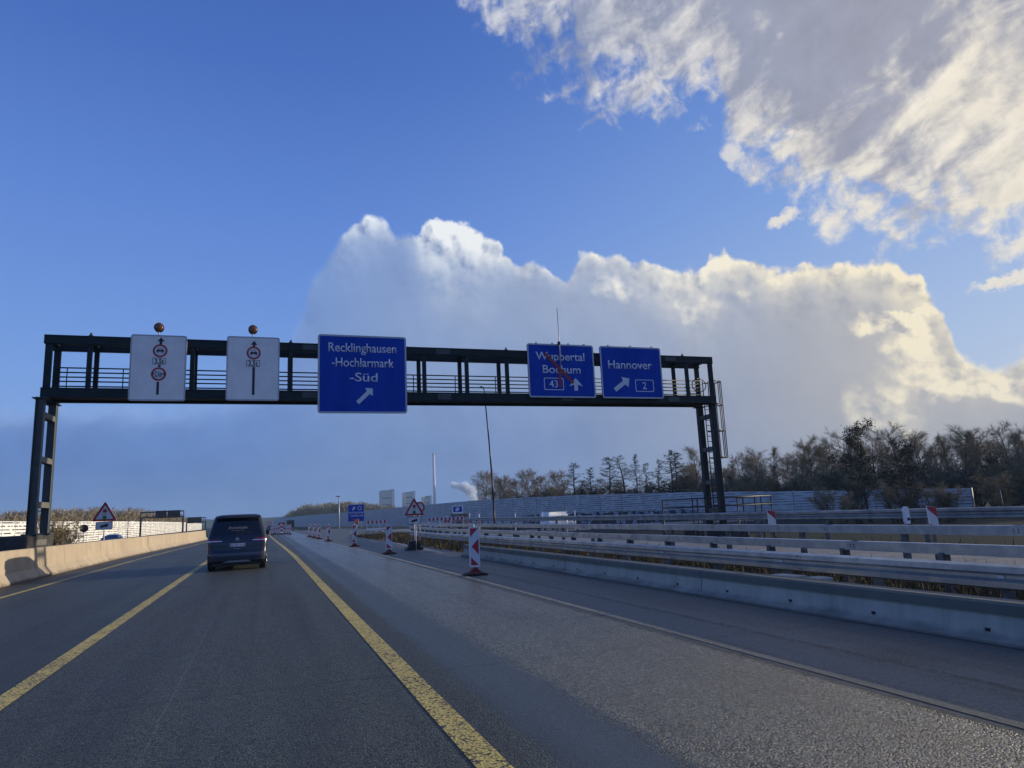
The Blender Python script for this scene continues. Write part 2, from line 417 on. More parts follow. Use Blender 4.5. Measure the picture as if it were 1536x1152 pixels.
# ================================================================ materials
MATS = {}
def pbr(name, col, rough=0.6, metal=0.0, spec=0.5, var=0.0, vscale=4.0, col2=None, bump=0.0, bscale=30.0, coat=0.0, stretch=(1, 1, 1), detail=5.0):
    m = bpy.data.materials.new(name); m.use_nodes = True
    nt = m.node_tree; nt.nodes.clear(); q = G(nt)
    b = q.node('ShaderNodeBsdfPrincipled'); o = q.node('ShaderNodeOutputMaterial')
    nt.links.new(b.outputs[0], o.inputs['Surface'])
    b.inputs['Roughness'].default_value = rough; b.inputs['Metallic'].default_value = metal
    b.inputs['Specular IOR Level'].default_value = spec
    b.inputs['Coat Weight'].default_value = coat
    b.inputs['Coat Roughness'].default_value = 0.06
    c = (*col, 1.0)
    tcn = q.node('ShaderNodeTexCoord')
    vec = q.v('MULTIPLY', tcn.outputs['Object'], stretch)
    if col2 is not None or var > 0:
        n = q.noise(vec, vscale, detail, 0.6)
        c2 = (*col2, 1.0) if col2 is not None else tuple(x * (1 - var) for x in col) + (1.0,)
        n = q.step(n, 0.32, 0.68)
        q.put(b.inputs['Base Color'], q.mix(n, c2, c))
        if col2 is None or True:
            q.put(b.inputs['Roughness'], q.lin(n, 0, 1, min(1, rough + 0.08), max(0.05, rough - 0.06)))
    else:
        b.inputs['Base Color'].default_value = c
    if bump > 0:
        bn = q.node('ShaderNodeBump'); bn.inputs['Strength'].default_value = bump; bn.inputs['Distance'].default_value = 0.02
        q.put(bn.inputs['Height'], q.noise(vec, bscale, 4.0, 0.6))
        nt.links.new(bn.outputs[0], b.inputs['Normal'])
    m['b'] = 1
    MATS[name] = m
    return m
def bsdf(m):
    return next(n for n in m.node_tree.nodes if n.type == 'BSDF_PRINCIPLED')

M_STEEL = pbr('galvanised_steel', (0.46, 0.49, 0.49), 0.38, 0.6, var=0.30, vscale=3.0, bump=0.05, bscale=12)
M_STEEL2 = pbr('dull_galvanised_steel', (0.31, 0.33, 0.345), 0.4, 0.6, var=0.35, vscale=2.0)
M_POST = pbr('weathered_post_steel', (0.17, 0.18, 0.19), 0.6, 0.4, var=0.4, vscale=6)
M_GANTRY = pbr('dark_green_gantry_paint', (0.008, 0.020, 0.025), 0.5, 0.0, 0.25, var=0.25, vscale=2.0)
M_GANTRY_LEG = pbr('grey_green_gantry_paint', (0.045, 0.060, 0.060), 0.5, 0.0, var=0.2, vscale=2.0)
M_GALV_LADDER = pbr('ladder_steel', (0.050, 0.058, 0.062), 0.45, 0.4, var=0.3, vscale=5)
M_BLUE = pbr('blue_sign_sheeting', (0.007, 0.060, 0.42), 0.65, 0.0, 0.10, var=0.18, vscale=0.9, stretch=(2.2, 1, 0.5))
M_WHITE = pbr('white_sign_sheeting', (0.62, 0.64, 0.66), 0.45, 0.0, 0.4, var=0.06, vscale=1.5)
M_WHITE2 = pbr('dull_white_sign_sheeting', (0.86, 0.85, 0.82), 0.6, 0.0, 0.2, var=0.10, vscale=1.5)
M_BORDER = pbr('sign_border', (0.46, 0.48, 0.50), 0.45, 0.1, var=0.12, vscale=3)
M_BLACK = pbr('black_film', (0.012, 0.012, 0.014), 0.5)
M_RED = pbr('red_sign_sheeting', (0.42, 0.020, 0.030), 0.45, var=0.15, vscale=5)
M_RED2 = pbr('red_tape', (0.36, 0.025, 0.02), 0.5, var=0.3, vscale=8)
M_GREEN = pbr('green_dot', (0.01, 0.20, 0.06), 0.5)
M_AMBERDOT = pbr('yellow_dot', (0.55, 0.50, 0.40), 0.5)
M_AMBER = pbr('amber_lamp_lens', (0.20, 0.060, 0.014), 0.25, 0.0, 0.6)
M_RUBBER = pbr('recycled_rubber_foot', (0.045, 0.022, 0.024), 0.8, var=0.4, vscale=12)
M_REDFOOT = pbr('red_plastic_foot', (0.22, 0.015, 0.025), 0.55, var=0.3, vscale=10)
M_TYRE = pbr('tyre_rubber', (0.012, 0.012, 0.013), 0.8)
M_RIM = pbr('alloy_rim', (0.35, 0.36, 0.38), 0.3, 0.8)
M_CARBLUE = pbr('dark_blue_car_paint', (0.007, 0.012, 0.030), 0.35, 0.0, 0.3, coat=0.55)
M_GLASS = pbr('tinted_car_glass', (0.006, 0.009, 0.014), 0.05, 0.0, 0.6)
M_PLASTIC = pbr('black_trim_plastic', (0.010, 0.011, 0.013), 0.5)
M_GREYTRIM = pbr('grey_bumper_plastic', (0.16, 0.17, 0.19), 0.45)
M_CHROME = pbr('chrome_trim', (0.75, 0.77, 0.80), 0.15, 1.0)
M_TAIL = pbr('tail_lamp_red', (0.20, 0.006, 0.010), 0.15, 0.0, 0.6, coat=0.6)
M_PLATE = pbr('number_plate_white', (0.62, 0.64, 0.68), 0.4)
M_CARWHITE = pbr('white_van_paint', (0.75, 0.76, 0.77), 0.3, coat=0.6)
M_CARLIGHTBLUE = pbr('pale_blue_van_panel', (0.22, 0.42, 0.66), 0.35)
M_CARGREY = pbr('dark_car_paint', (0.045, 0.060, 0.085), 0.25, 0.3, coat=1.0)
M_TRUCK = pbr('dark_truck_tarpaulin', (0.012, 0.013, 0.016), 0.6, var=0.3)
M_LAMPPOLE = pbr('grey_lamp_pole_steel', (0.52, 0.54, 0.56), 0.45, 0.2)
M_MAST = pbr('dark_mast_steel', (0.020, 0.025, 0.036), 0.5, 0.2)
M_STACK = pbr('pale_power_station_concrete', (0.60, 0.60, 0.62), 0.8)
M_STACK2 = pbr('grey_power_station_cladding', (0.42, 0.42, 0.42), 0.7)
M_DARKBASE = pbr('dark_foundation_concrete', (0.05, 0.05, 0.052), 0.85, var=0.5, vscale=4, bump=0.4)

# concrete of the barriers: blotches, vertical runs, darker foot
def concrete(name, col, dark, run=0.5):
    m = pbr(name, col, 0.85); b = bsdf(m); q = G(m.node_tree)
    ge = q.node('ShaderNodeNewGeometry'); p = ge.outputs['Position']
    x, y, z = q.sep(p)
    blot = q.noise(p, 1.1, 6.0, 0.6)
    runs = q.noise(q.comb(x, q.m('MULTIPLY', y, 3.5), q.m('MULTIPLY', z, 0.25)), 1.6, 5.0, 0.6)
    fine = q.noise(p, 45.0, 3.0, 0.6)
    per = q.node('ShaderNodeObjectInfo').outputs['Random']
    f = q.m('ADD', q.m('MULTIPLY', blot, 0.55), q.m('MULTIPLY', runs, run))
    f = q.step(f, 0.28, 0.78)
    c = q.mix(f, (*dark, 1), (*col, 1))
    c = q.mix(q.m('MULTIPLY', q.m('SUBTRACT', 1.0, per), 0.42), c, (*dark, 1))
    c = q.mix(q.step(fine, 0.66, 0.74), c, tuple(v * 0.45 for v in dark) + (1,))
    foot = q.step(q.m('ADD', z, q.m('MULTIPLY', q.m('SUBTRACT', blot, 0.5), 0.25)), 0.14, 0.02)
    c = q.mix(q.m('MULTIPLY', foot, 0.6), c, (0.06, 0.055, 0.05, 1))
    q.put(b.inputs['Base Color'], c)
    bn = q.node('ShaderNodeBump'); bn.inputs['Strength'].default_value = 0.35; bn.inputs['Distance'].default_value = 0.01
    q.put(bn.inputs['Height'], q.noise(p, 28.0, 5.0, 0.65)); m.node_tree.links.new(bn.outputs[0], b.inputs['Normal'])
    return m
M_CONC = concrete('buff_barrier_concrete', (0.50, 0.42, 0.315), (0.31, 0.26, 0.195))
M_CONC2 = concrete('grey_barrier_concrete', (0.53, 0.505, 0.415), (0.29, 0.285, 0.235), 0.6)

# ================================================================ terrain, carriageway, markings
def sm(x, a, b):
    t = max(0.0, min(1.0, (x - a) / (b - a)))
    return t * t * (3 - 2 * t)
def zroad(y):
    return -1.4 * sm(y, 120, 260)
def zground(x, y):
    z = zroad(y)
    z += -0.25 * sm(-x, 8.2, 9.5)
    z += -1.75 * sm(x, 17.5, 27.0)
    return z
rx = [-2600, -1200, -500, -200, -100, -60, -40, -30, -20, -14, -11, -9.6, -8.9, -8.2, -5, 0, 5, 7.4, 9, 11, 13, 15, 17, 18.5, 20, 21.5, 23, 24.5, 26, 28, 32, 40, 55, 75, 100, 150, 250, 500, 1200, 2600]
ry = [-400, -120, -50, -20, 0, 10, 20, 30, 40, 50, 60, 80, 100, 120, 140, 160, 180, 200, 220, 240, 260, 300, 400, 600, 900, 1400, 2200]
mb = MB()
mb.grid([[(x, y, zground(x, y) - 0.05) for x in rx] for y in ry], smooth=True)
def ground_mat():
    m = pbr('winter_grass_ground', (0.07, 0.07, 0.03), 0.95, 0.0, 0.03); b = bsdf(m); q = G(m.node_tree)
    p = q.node('ShaderNodeNewGeometry').outputs['Position']
    n1 = q.noise(p, 0.35, 6.0, 0.65); n2 = q.noise(p, 6.0, 5.0, 0.65); n3 = q.noise(p, 40.0, 3.0, 0.6)
    c = q.mix(q.step(n2, 0.35, 0.65), (0.036, 0.050, 0.044, 1), (0.048, 0.060, 0.052, 1))
    c = q.mix(q.m('MULTIPLY', q.step(n1, 0.45, 0.62), 0.7), c, (0.050, 0.040, 0.027, 1))
    c = q.mix(q.step(n3, 0.56, 0.72), c, (0.075, 0.066, 0.040, 1))
    q.put(b.inputs['Base Color'], c)
    bn = q.node('ShaderNodeBump'); bn.inputs['Strength'].default_value = 0.4; bn.inputs['Distance'].default_value = 0.04
    q.put(bn.inputs['Height'], q.m('ADD', n2, n3)); m.node_tree.links.new(bn.outputs[0], b.inputs['Normal'])
    return m
tag(obj('ground', mb, ground_mat()), kind='structure')

def ribbon(ys, xl, xr, dz, mb=None, cuts=1):
    mb = mb or MB()
    rows = []
    for y in ys:
        a, b_ = xl(y), xr(y)
        rows.append([(a + (b_ - a) * k / cuts, y, zroad(y) + dz) for k in range(cuts + 1)])
    mb.grid(rows, smooth=True)
    return mb
def pl(pts):
    def f(y):
        if y <= pts[0][0]: return pts[0][1]
        for (a, va), (b_, vb) in zip(pts[:-1], pts[1:]):
            if y <= b_: return va + (vb - va) * (y - a) / (b_ - a)
        return pts[-1][1]
    return f
YS = [-40, -10, 0, 5, 10, 15, 20, 25, 30, 35, 40, 45, 50, 55, 60, 65, 70, 75, 80, 90, 100, 110, 120, 130, 140, 150, 160, 175, 190, 205, 220, 240, 260, 300, 400, 600, 900]
road_r = pl([(-40, 7.7), (26, 7.7), (34, 8.0), (48, 9.6), (62, 11.5), (90, 15.0), (130, 15.0), (180, 12), (900, 12)])

def asphalt():
    m = pbr('road_asphalt', (0.05, 0.05, 0.055), 0.5); b = bsdf(m); q = G(m.node_tree)
    p = q.node('ShaderNodeNewGeometry').outputs['Position']
    x, y, z = q.sep(p)
    wob = q.m('MULTIPLY', q.m('SUBTRACT', q.noise(q.comb(0.0, y, 0.0), 0.9, 4.0, 0.6), 0.5), 0.16)
    wob2 = q.m('MULTIPLY', q.m('SUBTRACT', q.noise(p, 5.0, 4.0, 0.65), 0.5), 0.10)
    xw = q.m('ADD', x, q.m('ADD', wob, wob2))
    grain = q.voro(p, 64.0, 'F1', 'Distance')                 # chippings, a good centimetre apart
    gcol = q.voro(p, 64.0, 'F1', 'Color')
    gr, gg, gb = q.sep(gcol)
    fine = q.noise(p, 190.0, 2.0, 0.6)
    patchy = q.noise(q.comb(x, q.m('MULTIPLY', y, 0.22), 0.0), 0.8, 6.0, 0.6)
    streak = q.noise(q.comb(q.m('MULTIPLY', x, 3.0), q.m('MULTIPLY', y, 0.05), 2.0), 1.0, 5.0, 0.6)
    # zones across the carriageway
    zc = q.step(xw, 2.30, 2.62)                                # old coarse surface
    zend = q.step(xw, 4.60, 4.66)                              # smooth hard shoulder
    zband = q.m('MULTIPLY', q.step(xw, 1.68, 1.88), q.m('SUBTRACT', 1.0, zc))
    zmid = q.m('MULTIPLY', q.step(xw, -2.30, -2.20), q.m('SUBTRACT', 1.0, q.step(xw, 1.68, 1.88)))
    coarse = q.m('MULTIPLY', zc, q.m('SUBTRACT', 1.0, zend))
    near = q.step(y, 40.0, 4.0)
    c0 = q.mix(patchy, (0.032, 0.044, 0.037, 1), (0.050, 0.064, 0.054, 1))
    c1 = q.mix(gr, (0.015, 0.021, 0.018, 1), (0.104, 0.122, 0.104, 1))
    c2 = q.mix(patchy, (0.052, 0.072, 0.078, 1), (0.066, 0.088, 0.090, 1))
    c3 = q.mix(q.m('POWER', gr, 2.0), (0.010, 0.013, 0.012, 1), (0.34, 0.37, 0.325, 1))
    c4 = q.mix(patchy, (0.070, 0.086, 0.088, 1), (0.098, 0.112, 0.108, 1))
    c = q.mix(zmid, c0, c1)
    c = q.mix(zband, c, c2)
    c = q.mix(coarse, c, c3)
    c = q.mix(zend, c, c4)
    c = q.mix(q.m('MULTIPLY', q.step(streak, 0.44, 0.66), 0.35), c, (0.020, 0.021, 0.025, 1))
    c = q.mix(q.m('MULTIPLY', q.step(q.noise(p, 0.25, 4.0, 0.6), 0.5, 0.7), 0.25), c, (0.10, 0.10, 0.10, 1))
    lane = q.m('ABSOLUTE', q.m('SUBTRACT', q.m('ABSOLUTE', q.m('ADD', x, 0.42)), 0.86))
    track = q.m('MULTIPLY', q.step(lane, 0.42, 0.10), q.step(q.noise(q.comb(x, q.m('MULTIPLY', y, 0.12), 5.0), 1.2, 4.0, 0.6), 0.25, 0.65))
    lane2 = q.m('ABSOLUTE', q.m('SUBTRACT', q.m('ABSOLUTE', q.m('ADD', x, 4.2)), 0.86))
    track = q.m('MAXIMUM', track, q.m('MULTIPLY', q.step(lane2, 0.42, 0.10), 0.8))
    c = q.mix(q.m('MULTIPLY', track, 0.38), c, (0.018, 0.021, 0.021, 1))
    stain = q.step(q.noise(q.comb(q.m('MULTIPLY', x, 1.0), q.m('MULTIPLY', y, 0.45), 11.0), 0.9, 5.0, 0.62), 0.60, 0.74)
    c = q.mix(q.m('MULTIPLY', stain, 0.40), c, (0.016, 0.018, 0.018, 1))
    oil = q.step(q.voro(q.comb(x, q.m('MULTIPLY', y, 0.6), 0.0), 0.33, 'F1', 'Distance'), 0.16, 0.05)
    c = q.mix(q.m('MULTIPLY', oil, 0.45), c, (0.015, 0.015, 0.016, 1))
    crossj = q.m('FRACT', q.m('DIVIDE', q.m('ADD', y, q.m('ADD', wob2, 2.0)), 19.0))
    c = q.mix(q.m('MULTIPLY', q.step(q.m('ABSOLUTE', q.m('SUBTRACT', crossj, 0.5)), 0.0030, 0.0012), 0.35), c, (0.016, 0.016, 0.017, 1))
    c = q.mix(q.m('MULTIPLY', q.step(xw, -6.42, -6.95), 0.8), c, (0.040, 0.033, 0.024, 1))
    # sealed joints and the crack along the shoulder
    def seam(x0, w, k):
        d = q.m('ABSOLUTE', q.m('SUBTRACT', q.m('ADD', x, q.m('ADD', q.m('MULTIPLY', wob, 0.5), wob2)), x0))
        return q.m('MULTIPLY', q.step(d, w, w * 0.35), k)
    s1 = seam(4.63, 0.10, 0.85); s2 = seam(5.62, 0.085, 0.8)
    c = q.mix(q.m('MULTIPLY', s1, q.step(q.noise(p, 9.0, 4.0, 0.6), 0.30, 0.55)), c, (0.022, 0.026, 0.018, 1))
    c = q.mix(q.m('MULTIPLY', s2, q.step(q.noise(p, 6.0, 4.0, 0.6), 0.30, 0.55)), c, (0.020, 0.020, 0.022, 1))
    hair = q.step(q.m('ABSOLUTE', q.m('SUBTRACT', q.m('ADD', x, q.m('MULTIPLY', wob, 0.35)), -0.78)), 0.014, 0.004)
    hair = q.m('MULTIPLY', hair, q.m('MULTIPLY', q.step(y, 5.0, 6.2), q.step(y, 16.0, 12.0)))
    c = q.mix(q.m('MULTIPLY', hair, q.step(q.noise(p, 14.0, 3.0, 0.6), 0.40, 0.6)), c, (0.13, 0.13, 0.13, 1))
    # a few pale chips and crumbs
    vd = q.voro(p, 1.3, 'F1', 'Distance')
    vr = q.sep(q.voro(p, 1.3, 'F1', 'Color'))[0]
    c = q.mix(q.m('MULTIPLY', q.step(vd, 0.020, 0.010), q.step(vr, 0.62, 0.66)), c, (0.50, 0.50, 0.48, 1))
    q.put(b.inputs['Base Color'], c)
    rgh = q.m('ADD', q.m('SUBTRACT', 0.60, q.m('ADD', q.m('MULTIPLY', zband, 0.10), q.m('MULTIPLY', coarse, 0.28))), q.m('MULTIPLY', q.m('SUBTRACT', gg, 0.5), 0.25))
    rgh = q.m('ADD', rgh, q.m('MULTIPLY', q.m('SUBTRACT', patchy, 0.5), 0.2))
    q.put(b.inputs['Specular IOR Level'], q.m('ADD', 0.36, q.m('MULTIPLY', q.m('ADD', coarse, zend), 0.05)))
    q.put(b.inputs['Roughness'], rgh)
    amt = q.m('ADD', q.m('ADD', q.m('MULTIPLY', coarse, 1.5), q.m('MULTIPLY', zmid, 0.6)), 0.18)
    bn = q.node('ShaderNodeBump'); bn.inputs['Distance'].default_value = 0.013
    q.put(bn.inputs['Strength'], q.m('MULTIPLY', amt, q.m('ADD', 0.35, q.m('MULTIPLY', near, 0.6))))
    q.put(bn.inputs['Height'], q.m('ADD', q.m('SUBTRACT', 1.0, grain), q.m('MULTIPLY', fine, 0.5)))
    m.node_tree.links.new(bn.outputs[0], b.inputs['Normal'])
    return m
M_ASPH = asphalt()
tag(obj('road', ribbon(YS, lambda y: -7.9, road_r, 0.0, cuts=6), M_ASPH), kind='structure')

def paint(name, col, under, wear, fade=None):
    m = pbr(name, col, 0.6); b = bsdf(m); q = G(m.node_tree)
    p = q.node('ShaderNodeNewGeometry').outputs['Position']
    gcol = q.sep(q.voro(p, 48.0, 'F1', 'Color'))[0]
    nn = q.noise(p, 3.0, 5.0, 0.65)
    lo = q.noise(p, 0.45, 4.0, 0.6)
    f = q.step(q.m('ADD', q.m('ADD', gcol, q.m('MULTIPLY', q.m('SUBTRACT', nn, 0.5), 1.2)), q.m('MULTIPLY', q.m('SUBTRACT', lo, 0.5), 0.9)), wear - 0.16, wear + 0.16)
    if fade is not None:
        yy = q.sep(p)[1]
        f = q.m('MULTIPLY', f, q.lin(yy, fade[0], fade[1], fade[2], 1.0))
    q.put(b.inputs['Base Color'], q.mix(f, (*under, 1), q.mix(q.m('ADD', q.m('MULTIPLY', gcol, 0.6), q.m('MULTIPLY', q.step(lo, 0.35, 0.6), 0.4)), tuple(v * 0.72 for v in col) + (1,), (*col, 1))))
    bn = q.node('ShaderNodeBump'); bn.inputs['Strength'].default_value = 0.6; bn.inputs['Distance'].default_value = 0.006
    q.put(bn.inputs['Height'], q.voro(p, 48.0, 'F1', 'Distance')); m.node_tree.links.new(bn.outputs[0], b.inputs['Normal'])
    return m
M_YEL = paint('yellow_road_paint', (0.64, 0.50, 0.125), (0.050, 0.048, 0.025), 0.24)
M_WPAINT = paint('worn_white_road_paint', (0.46, 0.45, 0.36), (0.085, 0.088, 0.078), 0.42, (3.6, 22.0, 0.0))
M_WPAINT2 = paint('white_road_paint', (0.62, 0.62, 0.60), (0.12, 0.12, 0.12), 0.2)
def stripe(name, cx, w, y0, y1, mat, dz=0.005):
    ys = [y for y in YS if y0 < y < y1]
    ys = sorted(set([y0] + ys + [y1]))
    return tag(obj(name, ribbon(ys, lambda y: cx(y) - w / 2, lambda y: cx(y) + w / 2, dz), mat), kind='structure')
stripe('yellow_lane_marking', pl([(-40, 1.39), (35, 1.36), (50, 1.20), (70, 0.95), (95, 0.70), (140, 0.5), (300, -0.6), (900, -6)]), 0.21, -20, 420, M_YEL)
stripe('yellow_lane_marking', pl([(-40, -2.26), (300, -2.6), (900, -8)]), 0.21, -20, 420, M_YEL)
stripe('yellow_edge_marking', pl([(-40, -6.28), (30, -6.2), (42, -6.12), (57, -5.75), (75, -5.2), (110, -4.9), (300, -5), (900, -11)]), 0.17, -20, 420, M_YEL)
stripe('worn_white_edge_marking', pl([(0, 4.78), (20, 4.84), (36, 4.70), (60, 4.35), (74, 4.0), (80, 3.55)]), 0.12, 3.4, 80.0, M_WPAINT)
stripe('white_edge_marking', pl([(20, 6.9), (34, 7.2), (50, 7.9), (75, 9.2), (95, 10.5)]), 0.16, 30.0, 95.0, M_WPAINT2)

# exit road beyond the crash barriers: paler asphalt, and the lower ramp further out
M_PALE = pbr('pale_exit_road_asphalt', (0.17, 0.17, 0.168), 0.5, var=0.25, vscale=1.0, bump=0.2, bscale=80)
mb = MB()
mb.grid([[(13.0, -40, 0.0), (17.2, -40, 0.0)], [(13.0, 20, 0.0), (17.2, 20, 0.0)], [(13.4, 45, 0.0), (17.6, 45, 0.0)], [(13.6, 65, 0.0), (18.0, 65, 0.0)], [(12.5, 95, 0.0), (17.5, 95, 0.0)]], smooth=True)
mb.v = [(x, y, z + 0.004) for x, y, z in mb.v]
tag(obj('exit_road', mb, M_PALE), kind='structure')
mb = MB()
mb.prism([(28, 88), (60, 91), (86, 82), (86, 98), (60, 107), (28, 104)], lambda a, b_, t_: (a, b_, t_), -2.0, -1.22)
tag(obj('ramp_road', mb, pbr('ramp_asphalt', (0.10, 0.10, 0.105), 0.6, var=0.2)), kind='structure')
mb = MB()
mb.grid([[(-25.0, -40, -0.246), (-11.0, -40, -0.246)], [(-25.0, 100, -0.246), (-11.0, 100, -0.246)]], smooth=False)
tag(obj('opposite_road', mb, pbr('opposite_carriageway_asphalt', (0.07, 0.07, 0.075), 0.55, var=0.3)), kind='structure')

# far hills at the end of the motorway
mb = MB()
rows0, rows1 = [], []
rng = random.Random(3)
for k in range(61):
    x = -1300 + k * 50
    h = 12 + 7 * math.sin(k * 0.33) + 4 * math.sin(k * 0.91 + 1) + rng.uniform(-1.5, 1.5)
    rows0.append((x, 2000, -5)); rows1.append((x, 2080 + 20 * math.sin(k), h))
mb.grid([rows0, rows1, [(x, y + 90, -5) for x, y, z in rows0]], smooth=True)
tag(obj('hills', mb, pbr('distant_wooded_hill', (0.020, 0.026, 0.020), 0.95, 0.0, 0.0, var=0.4, vscale=0.02)), kind='structure')

# dry verge grass between the low barrier and the exit road
def blades(mb, n, xr, yr, h0, h1, w, dense_y=1.0, zf=None, seed=1):
    rg = random.Random(seed)
    for _ in range(n):
        t = rg.random() ** dense_y
        y = yr[0] + (yr[1] - yr[0]) * t
        a, b_ = (xr(y) if callable(xr) else xr)
        x = rg.uniform(a, b_)
        h = rg.uniform(h0, h1) * (0.55 + 0.45 * math.sin(x * 2.1 + y * 0.7) ** 2)
        an = rg.uniform(0, math.pi); l = rg.uniform(-0.6, 0.6) * h; l2 = rg.uniform(-0.6, 0.6) * h
        ww = w * rg.uniform(0.6, 1.4) * (1 + y * 0.02)
        z = zground(x, y) - 0.06
        c, s_ = math.cos(an) * ww, math.sin(an) * ww
        mb.face([(x - c, y - s_, z), (x + c, y + s_, z), (x + l, y + l2, z + h)])
def leafmat(name, cols, rough=0.85, trans=0.0):
    m = pbr(name, cols[0], rough); b = bsdf(m); q = G(m.node_tree)
    p = q.node('ShaderNodeNewGeometry').outputs['Position']
    r1 = q.sep(q.voro(p, 3.0, 'F1', 'Color'))
    n = q.noise(p, 1.3, 4.0, 0.6)
    c = q.mix(r1[0], (*cols[0], 1), (*cols[1], 1))
    c = q.mix(q.step(n, 0.42, 0.62), c, (*cols[2], 1))
    q.put(b.inputs['Base Color'], c)
    b.inputs['Specular IOR Level'].default_value = 0.15
    return m
M_GRASS = leafmat('dry_verge_grass', [(0.135, 0.110, 0.060), (0.055, 0.056, 0.022), (0.085, 0.062, 0.038)])
mb = MB()
blades(mb, 26000, (7.65, 12.8), (3.0, 70.0), 0.16, 0.46, 0.012, 1.6, seed=4)
blades(mb, 6000, (-11.0, -8.3), (18.0, 110.0), 0.12, 0.40, 0.018, 1.5, seed=6)
tag(obj('verge_grass', mb, M_GRASS, recalc=False), 'dry brown winter grass on the verge behind the low barrier', 'grass', kind='stuff')
M_GRASS2 = leafmat('dull_green_grass', [(0.018, 0.024, 0.014), (0.024, 0.027, 0.017), (0.016, 0.021, 0.013)])
mb = MB()
blades(mb, 9000, (17.9, 32.0), (6.0, 90.0), 0.2, 0.5, 0.02, 1.3, seed=5)
tag(obj('embankment_grass', mb, M_GRASS2, recalc=False), 'dull green grass on the embankment between the exit road and the farthest rail', 'grass', kind='stuff')

# ================================================================ barriers
bar_x = pl([(-40, -7.45), (45, -7.42), (57, -7.02), (72, -6.5), (88, -6.05), (120, -5.9)])
NJ = [(0.0, 0.0), (0.0, 0.07), (-0.17, 0.30), (-0.20, 0.34), (-0.26, 1.02), (-0.28, 1.05), (-0.42, 1.05), (-0.44, 1.02), (-0.46, 0.34), (-0.50, 0.07), (-0.50, 0.0)]
segs = []
M_CAP = concrete('weathered_cap', (0.215, 0.22, 0.185), (0.13, 0.135, 0.11), 0.4)
y = 14.0; k = 0
while y < 88:
    y1 = y + 3.96
    cy = (y + y1) / 2
    o_ = Vector((bar_x(cy), cy, zroad(cy)))
    mb = MB()
    sts = [(lambda a, b_, yy=yy: (bar_x(yy) + a - o_.x, yy - o_.y, b_)) for yy in (y, (2 * y + y1) / 3, (y + 2 * y1) / 3, y1)]
    mb.sweep(NJ, sts)
    n_ = max(0, k - 2)
    o = obj('concrete_barrier', mb, M_CONC, loc=o_)
    bevel(o, 0.012, 1)
    tag(o, 'buff concrete barrier block along the left lane, %s from the left edge of the photo' % ORD[n_], 'barrier', 'concrete barrier blocks along the left lane')
    segs.append(o)
    y += 4.0; k += 1

# low step barrier on the right, joined lengths with an overhanging cap
LOWP = [(7.05, 0.0), (7.05, 0.045), (7.17, 0.075), (7.20, 0.275), (7.185, 0.285), (7.185, 0.395), (7.21, 0.415), (7.43, 0.415), (7.455, 0.395), (7.455, 0.285), (7.44, 0.275), (7.46, 0.075), (7.58, 0.045), (7.58, 0.0)]
joints = [-7.0, -1.0, 5.0, 11.0, 17.0, 23.0, 26.8]
names = ['outside the photo', 'at the lower right photo edge', 'second from the right photo edge', 'third from the right photo edge', 'second from its far end', 'at its far end behind the nearest beacon']
for (a, b_), nm in reversed(list(zip(zip(joints[:-1], joints[1:]), names))):
    if b_ < 2: continue
    mb = MB()
    mb.prism([(p - 7.3, z) for p, z in LOWP], lambda p, z, t: (p, t, z), a + 0.012 - a, b_ - 0.012 - a)
    o = thing('low_barrier', 'grey low barrier length with protruding cap, ' + nm, 'barrier', (7.3, a, 0), 0, 'low barrier lengths along the right shoulder')
    bo = obj('barrier_body', mb, M_CONC2, o); bevel(bo, 0.01, 1)
    for q_ in range(int((b_ - a) / 1.5)):
        yy = 0.75 + q_ * 1.5
        pk = MB(); pk.box(-0.132, -0.085, yy - 0.028, yy + 0.028, 0.105, 0.140)
        obj('lifting_pocket', pk, M_PLASTIC, o)
    cp = MB(); cp.prism([(-0.122, 0.288), (-0.122, 0.392), (-0.092, 0.4185), (0.132, 0.4185), (0.158, 0.392), (0.158, 0.288)], lambda p, z, t: (p, t, z), 0.014, b_ - 0.014 - a); obj('cap_rail', cp, M_CAP, o)

